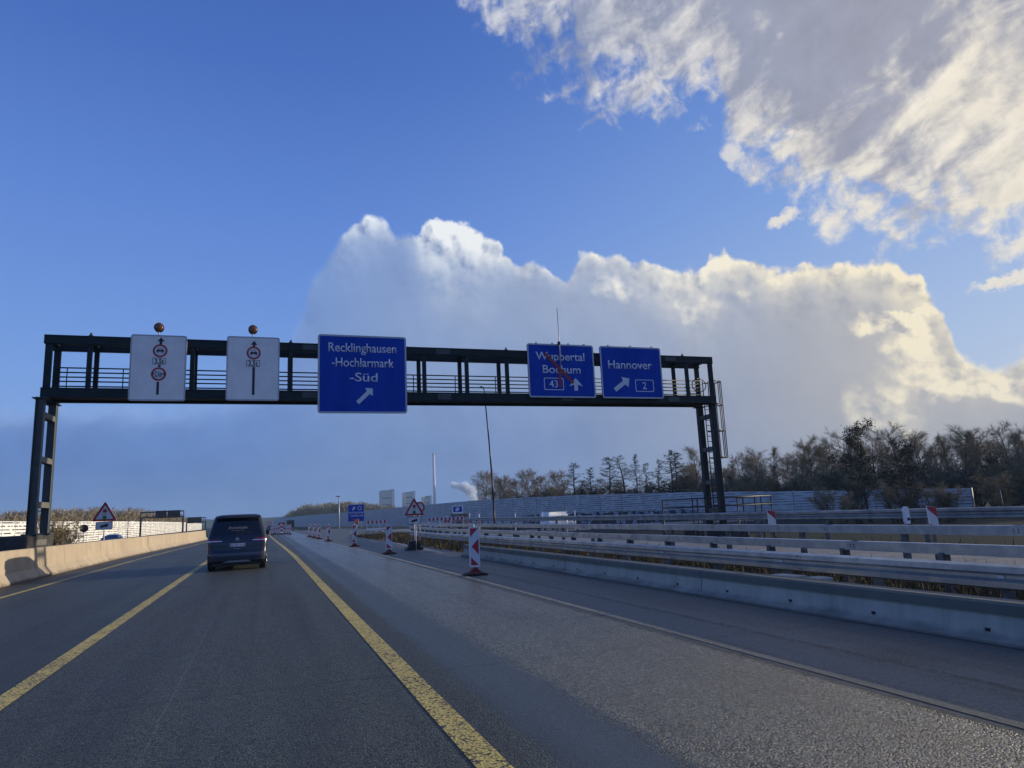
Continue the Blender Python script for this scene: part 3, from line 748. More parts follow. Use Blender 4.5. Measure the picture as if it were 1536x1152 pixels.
# ---------------------------------------------------------------- steel safety rails
W_PROF = [(0.02, 0.0), (-0.062, 0.028), (-0.066, 0.10), (0.0, 0.135), (0.0, 0.175), (-0.066, 0.21), (-0.062, 0.282), (0.02, 0.31), (0.026, 0.308), (-0.052, 0.276), (-0.056, 0.215), (0.008, 0.178), (0.008, 0.132), (-0.056, 0.095), (-0.052, 0.032), (0.026, 0.003)]
def railing(name, label, prof, xf, y0, y1, z0, post_dx, pw, post_top, spacing, yoff, mat, pm, step=4.0, reflect=False, extra=None, lap=True):
    t = thing(name, label, 'guard rail', (xf(y0), y0, 0))
    ys = [y0]
    while ys[-1] + step < y1: ys.append(ys[-1] + step)
    ys.append(y1)
    for a, b_ in zip(ys[:-1], ys[1:]):
        mb = MB()
        e = 0.004 if lap else 0.0
        mb.sweep(prof, [(lambda p, q_, yy=yy, d=d: (xf(yy) - xf(y0) + p - d, yy - y0, z0 + q_ + zroad(yy))) for yy, d in ((a, 0.0), (b_ + 0.16, e))], smooth=False)
        obj('rail_beam', mb, mat, t)
        for dy in (0.04, 0.12):
            for zz in (prof[0][1] + 0.06, max(p[1] for p in prof) - 0.06):
                if b_ > 24 or b_ + 0.2 > y1: continue
                bl = MB(); x_ = xf(b_) - xf(y0) + min(p[0] for p in prof)
                bl.tube((x_ - 0.012, b_ + dy - y0, z0 + zz + zroad(b_)), (x_ + 0.03, b_ + dy - y0, z0 + zz + zroad(b_)), 0.012, n=6)
                obj('splice_bolt', bl, pm, t)
    y = y0 + yoff
    while y < y1:
        mb = MB()
        x_ = xf(y) - xf(y0) + post_dx
        mb.box(x_, x_ + pw, y - y0 - 0.05, y - y0 + 0.05, -0.3 + zroad(y), post_top + zroad(y))
        obj('post', mb, pm, t)
        if extra:
            ex = MB(); ex.box(xf(y) - xf(y0) + extra[0], xf(y) - xf(y0) + extra[1], y - y0 - 0.04, y - y0 + 0.04, extra[2] + zroad(y), extra[3] + zroad(y))
            obj('bracket', ex, pm, t)
        if reflect and int(round((y - y0 - yoff) / spacing)) % 2 == 0:
            rf = MB(); rf.box(xf(y) - xf(y0) - 0.018, xf(y) - xf(y0) - 0.004, y - y0 - 0.045, y - y0 + 0.045, z0 + 0.135, z0 + 0.172)
            obj('reflector', rf, M_WHITE, t)
        y += spacing
    return t
xC = pl([(-10, 8.6), (40, 8.6), (48, 9.2)])
xB = pl([(-10, 9.7), (40, 9.7), (58, 11.0)])
xA = pl([(-10, 11.0), (48, 11.0), (66, 12.6)])
xF = pl([(-10, 19.2), (20, 18.6), (60, 20.5), (95, 25.0)])
railing('guard_rail', 'nearest grey steel guard rail, double-ribbed beam with small white reflectors above the low barrier', W_PROF, xC, 2.0, 47.5, 0.345, 0.03, 0.10, 0.63, 2.0, 0.6, M_STEEL, M_POST, reflect=True)
BOX = [(0.0, 0.0), (0.0, 0.145), (0.010, 0.157), (0.12, 0.157), (0.13, 0.145), (0.13, 0.0)]
railing('guard_rail', 'flat box-beam steel rail just above and behind the ribbed guard rail', BOX, xB, 2.0, 57.0, 0.635, 0.015, 0.10, 0.634, 1.98, 0.4, M_STEEL, M_POST, extra=(-0.03, 0.0, 0.52, 0.66))
railing('guard_rail', 'upper box-beam steel rail carrying the white delineator post', BOX, xA, 4.0, 65.5, 0.845, 0.02, 0.09, 0.844, 2.66, 0.9, M_STEEL, M_POST)
railing('guard_rail', 'farthest grey steel rail with lit upper edge beyond the exit road', [(0, 0), (-0.05, 0.03), (-0.05, 0.10), (0, 0.14), (0, 0.18), (-0.05, 0.22), (-0.05, 0.29), (0, 0.32), (0.02, 0.32), (0.02, 0)], xF, 8.0, 92.0, 0.80, 0.025, 0.10, 1.12, 4.0, 0.5, M_STEEL2, M_POST, lap=True)

# white delineator post on the upper rail
t = thing('delineator_post', 'white plastic delineator post standing on the upper steel rail at the right', 'delineator', (11.06, 10.12, 1.026)); t.scale = (.9, .9, .95)
mb = MB(); pr = [(-0.05, 0), (0.05, 0), (0.062, 0.05), (0.062, 0.25), (0.05, 0.30), (0.02, 0.325), (-0.02, 0.325), (-0.05, 0.30), (-0.062, 0.25), (-0.062, 0.05)]
mb.prism([(a, b_) for a, b_ in pr], lambda a, b_, tt: (a, tt, b_), -0.03, 0.03); obj('post_body', mb, M_CARWHITE, t)
mb = MB(); mb.box(-0.02, 0.05, -0.036, -0.031, 0.06, 0.11); obj('black_band', mb, M_BLACK, t)

# ================================================================ overhead sign gantry
GS = 31.0 / 28.0
def gx(x): return x * GS
def gz(z): return 1.55 + (z - 1.55) * GS
GY0, GY1 = 31.0, 32.40
gl, gr = gx(-7.36), gx(20.0)
ztop, ztop2, zb1, zb0 = gz(8.37), gz(8.07), gz(6.49), gz(6.16)
gan = thing('sign_gantry', 'dark green steel gantry spanning the motorway with railings and lattice legs', 'gantry', ((gl + gr) / 2, GY0, 0))
ox = (gl + gr) / 2
def gpart(name, mb, mat, bv=0.012):
    o = obj(name, mb, mat, gan)
    if bv: bevel(o, bv, 1)
    return o
def GBX(mb, x0, x1, y0, y1, z0, z1): return mb.box(x0 - ox, x1 - ox, y0 - GY0, y1 - GY0, z0, z1)
for (y0, y1) in ((GY0, GY0 + 0.16), (GY1 - 0.16, GY1)):
    mb = MB()
    GBX(mb, gl, gr, y0, y1, ztop2, ztop)                          # top chord
    GBX(mb, gl, gr, y0 - 0.02, y1 + 0.02, ztop2 - 0.012, ztop2 + 0.05); GBX(mb, gl, gr, y0 - 0.02, y1 + 0.02, ztop - 0.05, ztop + 0.012)
    gpart('upper_chord', mb, M_GANTRY)
    mb = MB()
    GBX(mb, gl, gr, y0, y1, zb0, zb1)
    GBX(mb, gl, gr, y0 - 0.02, y1 + 0.02, zb0 - 0.012, zb0 + 0.05); GBX(mb, gl, gr, y0 - 0.02, y1 + 0.02, zb1 - 0.05, zb1 + 0.012)
    gpart('lower_chord', mb, M_GANTRY)
mb = MB(); GBX(mb, gl + 0.02, gr - 0.02, GY0 + 0.18, GY1 - 0.18, zb0 + 0.08, zb0 + 0.14)
x = gl + 0.5
while x < gr:
    GBX(mb, x, x + 0.08, GY0 + 0.165, GY1 - 0.165, zb0 + 0.145, zb0 + 0.24); x += 1.1
gpart('walkway_floor', mb, M_GANTRY)
ups = [-5.94, -4.24, -2.60, -0.90, 0.87, 2.62, 4.40, 6.10, 7.90, 9.68, 11.5, 13.3, 15.1, 16.9, 18.55]
for xx in [-7.2] + ups + [19.86]:
    w_ = 0.088 if xx in ups else 0.12
    for (y0, y1) in ((GY0 + 0.01, GY0 + 0.15), (GY1 - 0.15, GY1 - 0.01)):
        mb = MB(); GBX(mb, gx(xx) - w_, gx(xx) + w_, y0, y1, zb1 + 0.013, ztop2 - 0.013)
        gpart('upright', mb, M_GANTRY)
for xx in [-7.2] + ups[::2] + [19.86]:
    mb = MB(); GBX(mb, gx(xx) - 0.09, gx(xx) + 0.09, GY0 + 0.165, GY1 - 0.165, ztop - 0.2, ztop - 0.04); gpart('cross_beam', mb, M_GANTRY)
for zc in (7.40, 7.23, 7.06, 6.90, 6.72):
    mb = MB(); zc = gz(zc)
    mb.tube((gl + 0.1 - ox, GY1 - 0.32 - GY0, zc), (gr - 0.1 - ox, GY1 - 0.32 - GY0, zc), 0.028, n=6)
    obj('handrail', mb, M_GANTRY, gan)
x = gl + 0.6
while x < gr:
    mb = MB(); mb.tube((x - ox, GY1 - 0.32 - GY0, zb0 + 0.14), (x - ox, GY1 - 0.32 - GY0, gz(7.40)), 0.022, n=6); obj('handrail_post', mb, M_GANTRY, gan); x += 2.0
for xx in (-5.94, 0.87, 9.68, 18.4):
    mb = MB(); mb.tube((gx(xx) - ox, 0.08, ztop + 0.012), (gx(xx) - ox, 0.08, ztop + 0.07), 0.09, 0.07, n=10); mb.tube((gx(xx) - ox, 0.08, ztop + 0.07), (gx(xx) - ox, 0.08, ztop + 0.15), 0.035, n=8)
    obj('lifting_lug', mb, M_GANTRY, gan)
M_RUNG = pbr('pale_leg_rung_paint', (0.15, 0.15, 0.135), 0.6, var=0.3)
for k, xx in enumerate((-3.4, 1.6, 6.9, 12.4, 17.7)):
    for za, zb in ((ztop2 + .055, ztop - .055), (zb0 + .055, zb1 - .055)):
        mb = MB(); GBX(mb, gx(xx) - .32, gx(xx) + .32, GY0 - .014, GY0 - .001, za, zb)
        sp_ = gpart('splice_plate', mb, M_GANTRY_LEG, 0)
        for i in range(4):
            for zz in (za + .05, zb - .05):
                bl = MB(); xc_ = gx(xx) - .24 + .16 * i - ox
                bl.tube((xc_, -.030, zz), (xc_, -.014, zz), .022, n=6); obj('bolt', bl, M_POST, sp_)
# legs: two columns each with rungs
def leg(xf_, sgn, base_z, yb, xb):
    for xc, y0, y1 in ((xf_, GY0 - 0.02, GY0 + 0.26), (xb, yb - 0.26, yb + 0.02)):
        mb = MB()
        w_ = 0.145
        GBX(mb, xc - w_, xc + w_, y0, y1, base_z, zb0 - 0.06)
        GBX(mb, xc - w_ - 0.10, xc + w_ + 0.10, y0 - 0.1, y1 + 0.1, zb0 - 0.058, zb0 - 0.014)     # head plate
        GBX(mb, xc - w_ - 0.12, xc + w_ + 0.12, y0 - 0.12, y1 + 0.12, base_z - 0.01, base_z + 0.05)
        gpart('column', mb, M_GANTRY_LEG if sgn < 0 else M_GANTRY)
    for zz in (zb0 - 0.75, zb0 - 2.45, zb0 - 4.15, zb0 - 5.55):
        mb = MB(); za_, zb_ = zz, zz + 0.22
        mb.prism([(-0.13, za_), (0.13, za_), (0.13, zb_), (-0.13, zb_)], lambda a, b_, t_: (xf_ + (xb - xf_) * t_ + a - ox, (0.265 + (yb - 0.265 - GY0 - 0.265) * t_), b_), 0.0, 1.0); gpart('leg_rung', mb, M_RUNG if sgn < 0 else M_GANTRY_LEG)
leg(gl + 0.02, -1, 1.50, 32.85, gl + 0.05); leg(gr - 0.21, 1, 0.45, GY1, gr - 0.21)
mb = MB(); GBX(mb, gl - 0.16, gl + 0.22, GY1 + 0.05, 32.92, zb0 - 0.012, zb0 + 0.20); gpart('leg_head_beam', mb, M_GANTRY)
mb = MB()
mb.tube((gl - 0.06 - ox, -0.1, 0.6), (gl - 0.06 - ox, -0.1, zb0), 0.03, n=6); obj('cable_conduit', mb, M_GANTRY, gan)
# foundations
for nm, xc, z1, lab in (('foundation_block', -8.0, 1.50, 'dark concrete foundation block under the left gantry leg behind the barrier'), ('foundation_block', gr - 0.2, 0.46, 'dark concrete foundation block under the right gantry leg behind the rails')):
    mb = MB(); mb.box(-0.95 if xc < 0 else -0.75, 0.0 if xc < 0 else 0.75, -0.9, 2.7, -2.2, z1); o = obj(nm, mb, M_DARKBASE, loc=(xc, GY0, 0)); bevel(o, 0.08, 2); tag(o, lab, 'foundation')
# ladder inside the right leg with a safety cage on its outer side
lx = gr - 0.16
mb = MB()
for dx_ in (-0.17, 0.17):
    mb.tube((lx + dx_ - ox, 0.62, 0.6), (lx + dx_ - ox, 0.62, gz(7.3)), 0.028, n=6)
zz = 0.8
while zz < gz(6.4):
    mb.tube((lx - 0.17 - ox, 0.62, zz), (lx + 0.17 - ox, 0.62, zz), 0.018, n=6); zz += 0.28
obj('ladder', mb, M_GALV_LADDER, gan)
cgx, cgy = gx(20.42), GY0 + 0.65
mb = MB()
z0c, z1c = gz(3.65), gz(7.28)
for k in range(5):
    an = R(-100 + 50 * k)
    mb.tube((cgx + 0.30 * math.cos(an) - ox - 0.02, cgy + 0.36 * math.sin(an) - GY0, z0c), (cgx + 0.30 * math.cos(an) - ox - 0.02, cgy + 0.36 * math.sin(an) - GY0, z1c), 0.026, n=6)
for zz in (z0c, z0c + (z1c - z0c) * 0.35, z0c + (z1c - z0c) * 0.69, z1c):
    pts = [(cgx + 0.30 * math.cos(R(a)) - ox - 0.02, cgy + 0.36 * math.sin(R(a)) - GY0, zz) for a in range(-100, 101, 20)]
    pts = [(gr - ox, pts[0][1], zz)] + pts + [(gr - ox, pts[-1][1], zz)]
    mb.path(pts, 0.03, 6)
obj('ladder_cage', mb, M_GALV_LADDER, gan)
# loop of tube in the last bay of the walkway
mb = MB()
for yy in (0.3, 0.9):
    c_ = Vector((gx(19.3) - ox, yy, gz(7.05)))
    mb.path([(c_.x + 0.42 * math.cos(R(a)), c_.y, c_.z + 0.36 * math.sin(R(a))) for a in range(0, 361, 30)], 0.024, 6)
obj('hatch_ring', mb, M_GALV_LADDER, gan)
# fence round the right foundation
t = thing('platform_railing', 'low black tube railing around the foot of the right gantry leg', 'railing', (gx(19.95), GY0, 0))
X0, X1 = gx(17.85) - gx(19.95), gx(22.05) - gx(19.95)
zt, zm_, zl = gz(1.78), gz(1.42), gz(0.95)
for zz in (zt, zm_):
    mb = MB(); mb.path([(X0, 2.2, zz), (X0, -0.6, zz), (X1, -0.6, zz), (X1, 2.2, zz)], 0.035, 6); obj('tube_rail', mb, M_MAST, t)
for xx, yy in ((X0, -0.6), (X0 + 0.28, -0.6), (X0, 2.2), ((X0 + X1) * 0.5 + 0.62, -0.6), (X1 - 1.0, -0.6), (X1 - 0.62, -0.6), (X1, -0.6), (X1, 2.2)):
    mb = MB(); mb.tube((xx, yy, -1.5), (xx, yy, zt), 0.038, n=6); obj('railing_post', mb, M_MAST, t)

# ================================================================ signs
def rrect(w, h, r, n=5, cx=0.0, cz=0.0):
    pts = []
    for (sx, sz, a0) in ((1, -1, -90), (1, 1, 0), (-1, 1, 90), (-1, -1, 180)):
        for k in range(n + 1):
            a = R(a0 + 90 * k / n)
            pts.append((cx + sx * (w / 2 - r) + r * math.cos(a), cz + sz * (h / 2 - r) + r * math.sin(a)))
    return pts
def plate(prof, y0, y1):
    mb = MB(); mb.prism(prof, lambda a, b_, t_: (a, t_, b_), y0, y1); return mb
def ring(po, pi, y0, y1):
    """flat ring between two equally long outlines"""
    mb = MB(); n = len(po)
    for k in range(n):
        k2 = (k + 1) % n
        a, b_, c, d = po[k], po[k2], pi[k2], pi[k]
        mb.face([(a[0], y0, a[1]), (b_[0], y0, b_[1]), (c[0], y0, c[1]), (d[0], y0, d[1])])
        mb.face([(a[0], y0, a[1]), (a[0], y1, a[1]), (b_[0], y1, b_[1]), (b_[0], y0, b_[1])])
        mb.face([(d[0], y0, d[1]), (c[0], y0, c[1]), (c[0], y1, c[1]), (d[0], y1, d[1])])
    return mb
def circ(r, cx, cz, n=32): return [(cx + r * math.cos(2 * math.pi * k / n), cz + r * math.sin(2 * math.pi * k / n)) for k in range(n)]
def arrow_poly(tail, tip, wid, head_l, head_w, back=0.0):
    a = Vector(tail); b_ = Vector(tip); d = (b_ - a).normalized(); n = Vector((-d.y, d.x)); h = b_ - d * head_l
    hb = h - d * back
    pts = [a + n * wid / 2, h + n * wid / 2, hb + n * head_w / 2, b_, hb - n * head_w / 2, h - n * wid / 2, a - n * wid / 2]
    return [(p.x, p.y) for p in reversed(pts)]
class Sign:
    def __init__(s, name, label, cat, x, y, zc, w, h, face, border, bw=0.055, r=0.12, thick=0.06, rot=0.0, group=None, bcol=None):
        s.w, s.h = w, h
        s.t = thing(name, label, cat, (x, y, zc), rot, group)
        o = obj('sign_panel', plate(rrect(w, h, r), 0.0, thick), face, s.t)
        po, pi = rrect(w, h, r), rrect(w - 2 * bw, h - 2 * bw, max(0.02, r - bw))
        obj('border', ring(po, pi, -0.006, 0.0), border, s.t)
    def P(s, u, v): return ((u - 0.5) * s.w, (0.5 - v) * s.h)
    def text(s, body, u0, u1, vb, vt, mat, wt=0.008, y=-0.003):
        x0, z0 = s.P(u0, vb); x1, z1 = s.P(u1, vt)
        link('lettering', text_mesh(body, x0, x1, z0, z1 - z0, wt, y), mat, s.t)
    def poly(s, name, pts, mat, y0=-0.008, y1=-0.002, conv=True):
        pp = [s.P(*p) for p in pts] if conv else pts
        mb = MB(); mb.prism(pp, lambda a, b_, t_: (a, t_, b_), y0, y1); obj(name, mb, mat, s.t)
    def arrow(s, tail, tip, wid, hl, hw, mat, back=0.0, name='arrow'):
        s.poly(name, arrow_poly(s.P(*tail), s.P(*tip), wid, hl, hw, back), mat, conv=False)
SY = GY0 - 0.16
SK = SY / 28.0
def sg(x): return x * SK
def sz(z): return 1.55 + (z - 1.55) * SK
def mk(name, label, cat, x0, x1, z0, z1, face, border, **kw):
    return Sign(name, label, cat, sg((x0 + x1) / 2), SY, sz((z0 + z1) / 2), (x1 - x0) * SK, (z1 - z0) * SK, face, border, **kw)
def car_symbol(s, u, v, k):
    cx, cz = s.P(u, v)
    body = [(-.5, -.16), (-.5, .05), (-.44, .11), (-.34, .13), (-.24, .36), (.24, .36), (.34, .13), (.44, .11), (.5, .05), (.5, -.16), (.42, -.16), (.42, -.34), (.28, -.34), (.28, -.16), (-.28, -.16), (-.28, -.34), (-.42, -.34), (-.42, -.16)]
    s.poly('car_symbol', [(cx + a * k, cz + b_ * k) for a, b_ in body], M_BLACK, -0.016, -0.010, conv=False)
    s.poly('windscreen_cutout', [(cx + a * k, cz + b_ * k) for a, b_ in [(-.22, .13), (.22, .13), (.16, .29), (-.16, .29)]], M_WHITE2, -0.020, -0.0165, conv=False)
def prohibition(s, u, v, r):
    cx, cz = s.P(u, v)
    obj('red_ring', ring(circ(r, cx, cz), circ(r * 0.74, cx, cz), -0.010, -0.003), M_RED, s.t)
    obj('white_disc', plate(circ(r * 0.735, cx, cz), -0.009, -0.003), M_WHITE, s.t)
gw = 'white lane restriction signs on the gantry'
# tall white sign on the left
s = mk('lane_sign', 'white gantry sign with car ban, 3,5t plate and 2,1m width limit ring', 'road sign', -4.66, -2.80, 6.06, 8.50, M_WHITE2, M_BORDER, group=gw, r=0.10)
def f1(px, py): return ((px - 80) / 505.0, (py - 185) / 590.0)
m_ = s.w / 505.0
s.arrow(f1(348, 275), f1(350, 205), 24 * m_, 42 * m_, 64 * m_, M_BLACK)
prohibition(s, *f1(345, 328), 66 * m_); car_symbol(s, *f1(346, 326), 66 * m_)
cx, cz = s.P(*f1(340, 421)); obj('plate_outline', ring(rrect(120 * m_, 64 * m_, .02, 2, cx, cz), rrect(112 * m_, 56 * m_, .015, 2, cx, cz), -0.008, -0.002), M_BLACK, s.t)
a, b_ = f1(300, 442), f1(384, 400); s.text('3,5t', a[0], b_[0], a[1], b_[1], M_BLACK, 0.022)
s.poly('arrow_shaft', [f1(333, 473), f1(355, 473), f1(355, 455), f1(333, 455)], M_BLACK)
prohibition(s, *f1(340, 537), 68 * m_)
a, b_ = f1(305, 560), f1(372, 512); s.text('2,1m', a[0], b_[0], a[1], b_[1], M_BLACK, 0.022, -0.011)
for q_ in (-1, 1):
    c0 = f1(340 + q_ * 49, 535); s.poly('width_arrow', [f1(340 + q_ * 36, 535), f1(340 + q_ * 50, 522), f1(340 + q_ * 50, 548)], M_BLACK, -0.016, -0.010)
s.poly('arrow_shaft', [f1(326, 720), f1(348, 720), f1(348, 606), f1(326, 606)], M_BLACK)
# shorter white sign
s = mk('lane_sign', 'white gantry sign with one car ban ring and a long plain arrow shaft', 'road sign', -1.43, 0.46, 6.10, 8.56, M_WHITE2, M_BORDER, group=gw, r=0.10)
def f2(px, py): return ((px - 943) / 470.0, (py - 203) / 572.0)
m_ = s.w / 470.0
s.arrow(f2(1182, 296), f2(1183, 238), 22 * m_, 40 * m_, 56 * m_, M_BLACK)
prohibition(s, *f2(1180, 350), 63 * m_); car_symbol(s, *f2(1181, 350), 62 * m_)
cx, cz = s.P(*f2(1177, 444)); obj('plate_outline', ring(rrect(118 * m_, 62 * m_, .02, 2, cx, cz), rrect(110 * m_, 54 * m_, .015, 2, cx, cz), -0.008, -0.002), M_BLACK, s.t)
a, b_ = f2(1136, 464), f2(1218, 422); s.text('3,5t', a[0], b_[0], a[1], b_[1], M_BLACK, 0.022)
s.poly('arrow_shaft', [f2(1172, 725), f2(1194, 725), f2(1194, 477), f2(1172, 477)], M_BLACK)
gb = 'blue direction signs on the gantry'
M_LET = pbr('white_retroreflective_lettering', (0.66, 0.69, 0.74), 0.6, 0, 0.2, var=0.05)
s = mk('direction_sign', 'large blue gantry sign reading Recklinghausen -Hochlarmark -Süd with a slanted arrow', 'road sign', 1.88, 5.36, 5.63, 8.77, M_BLUE, M_BORDER, group=gb, bw=0.075)
def f3(px, py): return ((px - 45) / 975.0, (py - 155) / 855.0)
a, b_ = f3(157, 340), f3(905, 242); s.text('Recklinghausen', a[0], b_[0], a[1], b_[1], M_LET, 0.009)
a, b_ = f3(192, 503), f3(875, 406); s.text('-Hochlarmark', a[0], b_[0], a[1], b_[1], M_LET, 0.009)
a, b_ = f3(386, 663), f3(692, 568); s.text('-Süd', a[0], b_[0], a[1], b_[1], M_LET, 0.009)
m_ = s.w / 975.0
s.arrow(f3(470, 897), f3(636, 738), 44 * m_, 70 * m_, 120 * m_, M_LET, -14 * m_)
s4 = mk('direction_sign', 'blue gantry sign reading Wuppertal Bochum 43, crossed out with red tape', 'road sign', 10.62, 13.77, 6.34, 8.72, M_BLUE, M_BORDER, group=gb, bw=0.07)
def f4(px, py): return ((px - 125) / 675.0, (py - 85) / 540.0)
s = s4; m_ = s.w / 660.0
a, b_ = f4(207, 250), f4(702, 168); s.text('Wuppertal', a[0], b_[0], a[1], b_[1], M_LET, 0.009)
a, b_ = f4(270, 380), f4(655, 300); s.text('Bochum', a[0], b_[0], a[1], b_[1], M_LET, 0.009)
def route_box(s, f, x0, x1, y0, y1, num, nx0, nx1):
    a, c = s.P(*f(x0, y1)), s.P(*f(x1, y0))
    cx, cz, hw, hh = (a[0] + c[0]) / 2, (a[1] + c[1]) / 2, (c[0] - a[0]) / 2, (c[1] - a[1]) / 2
    def shape(k): return [(cx - hw * .94 + k, cz - hh + k), (cx + hw * .94 - k, cz - hh + k), (cx + hw - k * 1.1, cz - hh * .55), (cx + hw * .97 - k, cz), (cx + hw - k * 1.1, cz + hh * .55), (cx + hw * .94 - k, cz + hh - k), (cx - hw * .94 + k, cz + hh - k), (cx - hw + k * 1.1, cz + hh * .55), (cx - hw * .97 + k, cz), (cx - hw + k * 1.1, cz - hh * .55)]
    obj('route_box', ring(shape(0), shape(0.035), -0.008, -0.002), M_LET, s.t)
    b0, b1 = f(nx0, y1 - (y1 - y0) * .22), f(nx1, y1 - (y1 - y0) * .80)
    s.text(num, b0[0], b1[0], b0[1], b1[1], M_LET, 0.009)
route_box(s, f4, 275, 475, 428, 550, '43', 328, 415)
s.arrow(f4(598, 553), f4(597, 425), 36 * m_, 62 * m_, 138 * m_, M_LET, 16 * m_)
def band(p, q_, wd):
    a, b_ = Vector(s.P(*p)), Vector(s.P(*q_)); d = (b_ - a).normalized(); n = Vector((-d.y, d.x)) * wd / 2
    return [tuple(a - n), tuple(b_ - n), tuple(b_ + n), tuple(a + n)]
s.poly('red_tape', band(f4(298, 182), f4(572, 478), 27 * m_), M_RED2, -0.020, -0.012, conv=False)
s.poly('red_tape', band(f4(440, 318), f4(436, 522), 24 * m_), M_RED2, -0.030, -0.0205, conv=False)
s5 = mk('direction_sign', 'blue gantry sign reading Hannover with slanted arrow and route number 2', 'road sign', 14.09, 17.19, 6.34, 8.72, M_BLUE, M_BORDER, group=gb, bw=0.07)
def f5(px, py): return ((px - 835) / 605.0, (py - 110) / 520.0)
s = s5; m_ = s.w / 605.0
a, b_ = f5(908, 333), f5(1342, 250); s.text('Hannover', a[0], b_[0], a[1], b_[1], M_LET, 0.009)
s.arrow(f5(958, 547), f5(1106, 432), 38 * m_, 66 * m_, 108 * m_, M_LET, -12 * m_)
route_box(s, f5, 1160, 1347, 440, 562, '2', 1232, 1272)
# clamps on the sign tops
for s_, n in ((s4, 4), (s5, 3)):
    for k in range(n):
        mb = MB(); x_ = (-0.36 + 0.72 * k / (n - 1)) * s_.w; mb.box(x_ - 0.04, x_ + 0.04, 0.0, 0.06, s_.h / 2 + 0.001, s_.h / 2 + 0.06); obj('sign_clamp', mb, M_BORDER, s_.t)
# thin rod in front of the crossed-out sign
rod = thing('thin_rod', 'thin grey rod rising in front of the crossed-out blue sign', 'rod', (sg(12.09), SY - 0.12, sz(7.72)))
mb = MB(); mb.tube((0.02, 0, 0), (0, 0, sz(10.34) - sz(7.72)), 0.028, 0.020, n=8); obj('rod_shaft', mb, M_BORDER, rod)
mb = MB(); mb.box(-0.05, 0.05, -0.04, 0.10, sz(8.72) - sz(7.72) - 0.05, sz(8.72) - sz(7.72) + 0.10); obj('rod_clamp', mb, M_GANTRY, rod)
# amber lamps above the white signs
lamp0 = thing('warning_lamp', 'amber warning lamp on top of the white sign with two rings', 'lamp', (sg(-3.76), SY + 0.02, sz(8.505)), 0, 'amber lamps above the white signs')
mb = MB(); mb.tube((0, 0, 0), (0, 0, 0.13), 0.025, n=8); obj('lamp_stem', mb, M_BORDER, lamp0)
mb = MB(); mb.tube((0, 0, 0.53), (0, 0, 0.62), 0.016, n=6); obj('lamp_finial', mb, M_BORDER, lamp0)
mb = MB(); mb.tube((0, -0.06, 0.31), (0, 0.12, 0.31), 0.185, n=24); obj('lamp_housing', mb, M_PLASTIC, lamp0)
mb = MB(); rows = [[(rr * math.cos(2 * math.pi * k / 24), -0.06 - dd, 0.31 + rr * math.sin(2 * math.pi * k / 24)) for k in range(24)] for rr, dd in ((0.155, 0.0), (0.145, 0.02), (0.11, 0.035), (0.06, 0.045), (0.005, 0.048))]
mb.grid(rows, True, True); obj('lamp_lens', mb, M_AMBER, lamp0)
dup(lamp0, 'amber warning lamp on top of the white sign with a single ring', (sg(-0.52), SY + 0.02, sz(8.565)))

# ---------------------------------------------------------------- triangle signs
def tri(r, cz=0.0, rad=0.06):
    pts = []
    for k in range(3):
        a = R(90 + 120 * k)
        c = (math.cos(a) * (r - 2 * rad), cz + math.sin(a) * (r - 2 * rad))
        for j in range(-2, 3):
            b_ = a + R(30 * j); pts.append((c[0] + rad * math.cos(b_), c[1] + rad * math.sin(b_)))
    return pts
def warning_triangle(name, label, x, y, ztri, side, plate_h, plate_gap, pole_bottom, symbol, extra=None):
    t = thing(name, label, 'road sign', (x, y, 0), 0, 'traffic light warning triangles')
    r = side / math.sqrt(3); cz = ztri + r * 0.5
    obj('triangle_plate', plate(tri(r, cz, 0.05 * side), 0.0, 0.03), M_WHITE, t)
    obj('red_border', ring(tri(r, cz, 0.05 * side), tri(r * 0.70, cz, 0.02 * side), -0.008, 0.0), M_RED, t)
    for dz_, mt in ((0.26, M_RED), (0.0, M_AMBERDOT), (-0.24, M_GREEN)):
        obj('light_dot', plate(circ(0.082 * side, 0, cz + dz_ * r, 16), -0.006, -0.001), mt, t)
    pw = side * 0.66
    pz = ztri - plate_gap - plate_h / 2
    obj('supplementary_plate', plate(rrect(pw, plate_h, 0.03, 3, 0, pz), 0.0, 0.03), M_WHITE, t)
    obj('plate_border', ring(rrect(pw, plate_h, 0.03, 3, 0, pz), rrect(pw - 0.05, plate_h - 0.05, 0.015, 3, 0, pz), -0.006, 0.0), M_BLACK, t)
    k = side * 0.30
    obj('vehicle_symbol', plate([(a * k, pz + b_ * k) for a, b_ in symbol], -0.006, -0.001), M_BLACK, t)
    mb = MB(); mb.tube((0, 0.075, pole_bottom), (0, 0.075, ztri + r), 0.036, n=8); obj('pole', mb, M_BORDER, t)
    return t
SYMB = [(-.5, -.28), (-.2, -.28), (-.05, -.18), (.35, -.2), (.5, -.02), (.5, .22), (.3, .3), (.1, .16), (-.3, .1), (-.5, -.04)]
tr1 = warning_triangle('warning_triangle', 'red triangle with traffic light dots standing by the right beacons', 6.75, 34.0, 1.60, 0.98, 0.36, 0.05, 0.02, SYMB)
mb = MB(); mb.box(-0.42, 0.36, -0.28, 0.42, 0.0, 0.14); mb.box(-0.30, 0.22, -0.22, 0.30, 0.14, 0.44); o = obj('ballast_foot', mb, M_PLASTIC, tr1); bevel(o, 0.03, 2)
mb = MB(); mb.tube((0.0, -0.32, 0.0), (0.0, -0.32, 1.3), 0.02, n=6); obj('prop', mb, M_BORDER, tr1)
warning_triangle('warning_triangle', 'red triangle with traffic light dots on a pole behind the left concrete barrier', -7.62 - 0.55, 44.2, 2.05, 1.24, 0.42, 0.03, -0.25, SYMB)
t = thing('round_sign', 'round red bordered sign half hidden behind the right triangle', 'road sign', (8.75, 42.5, 0))
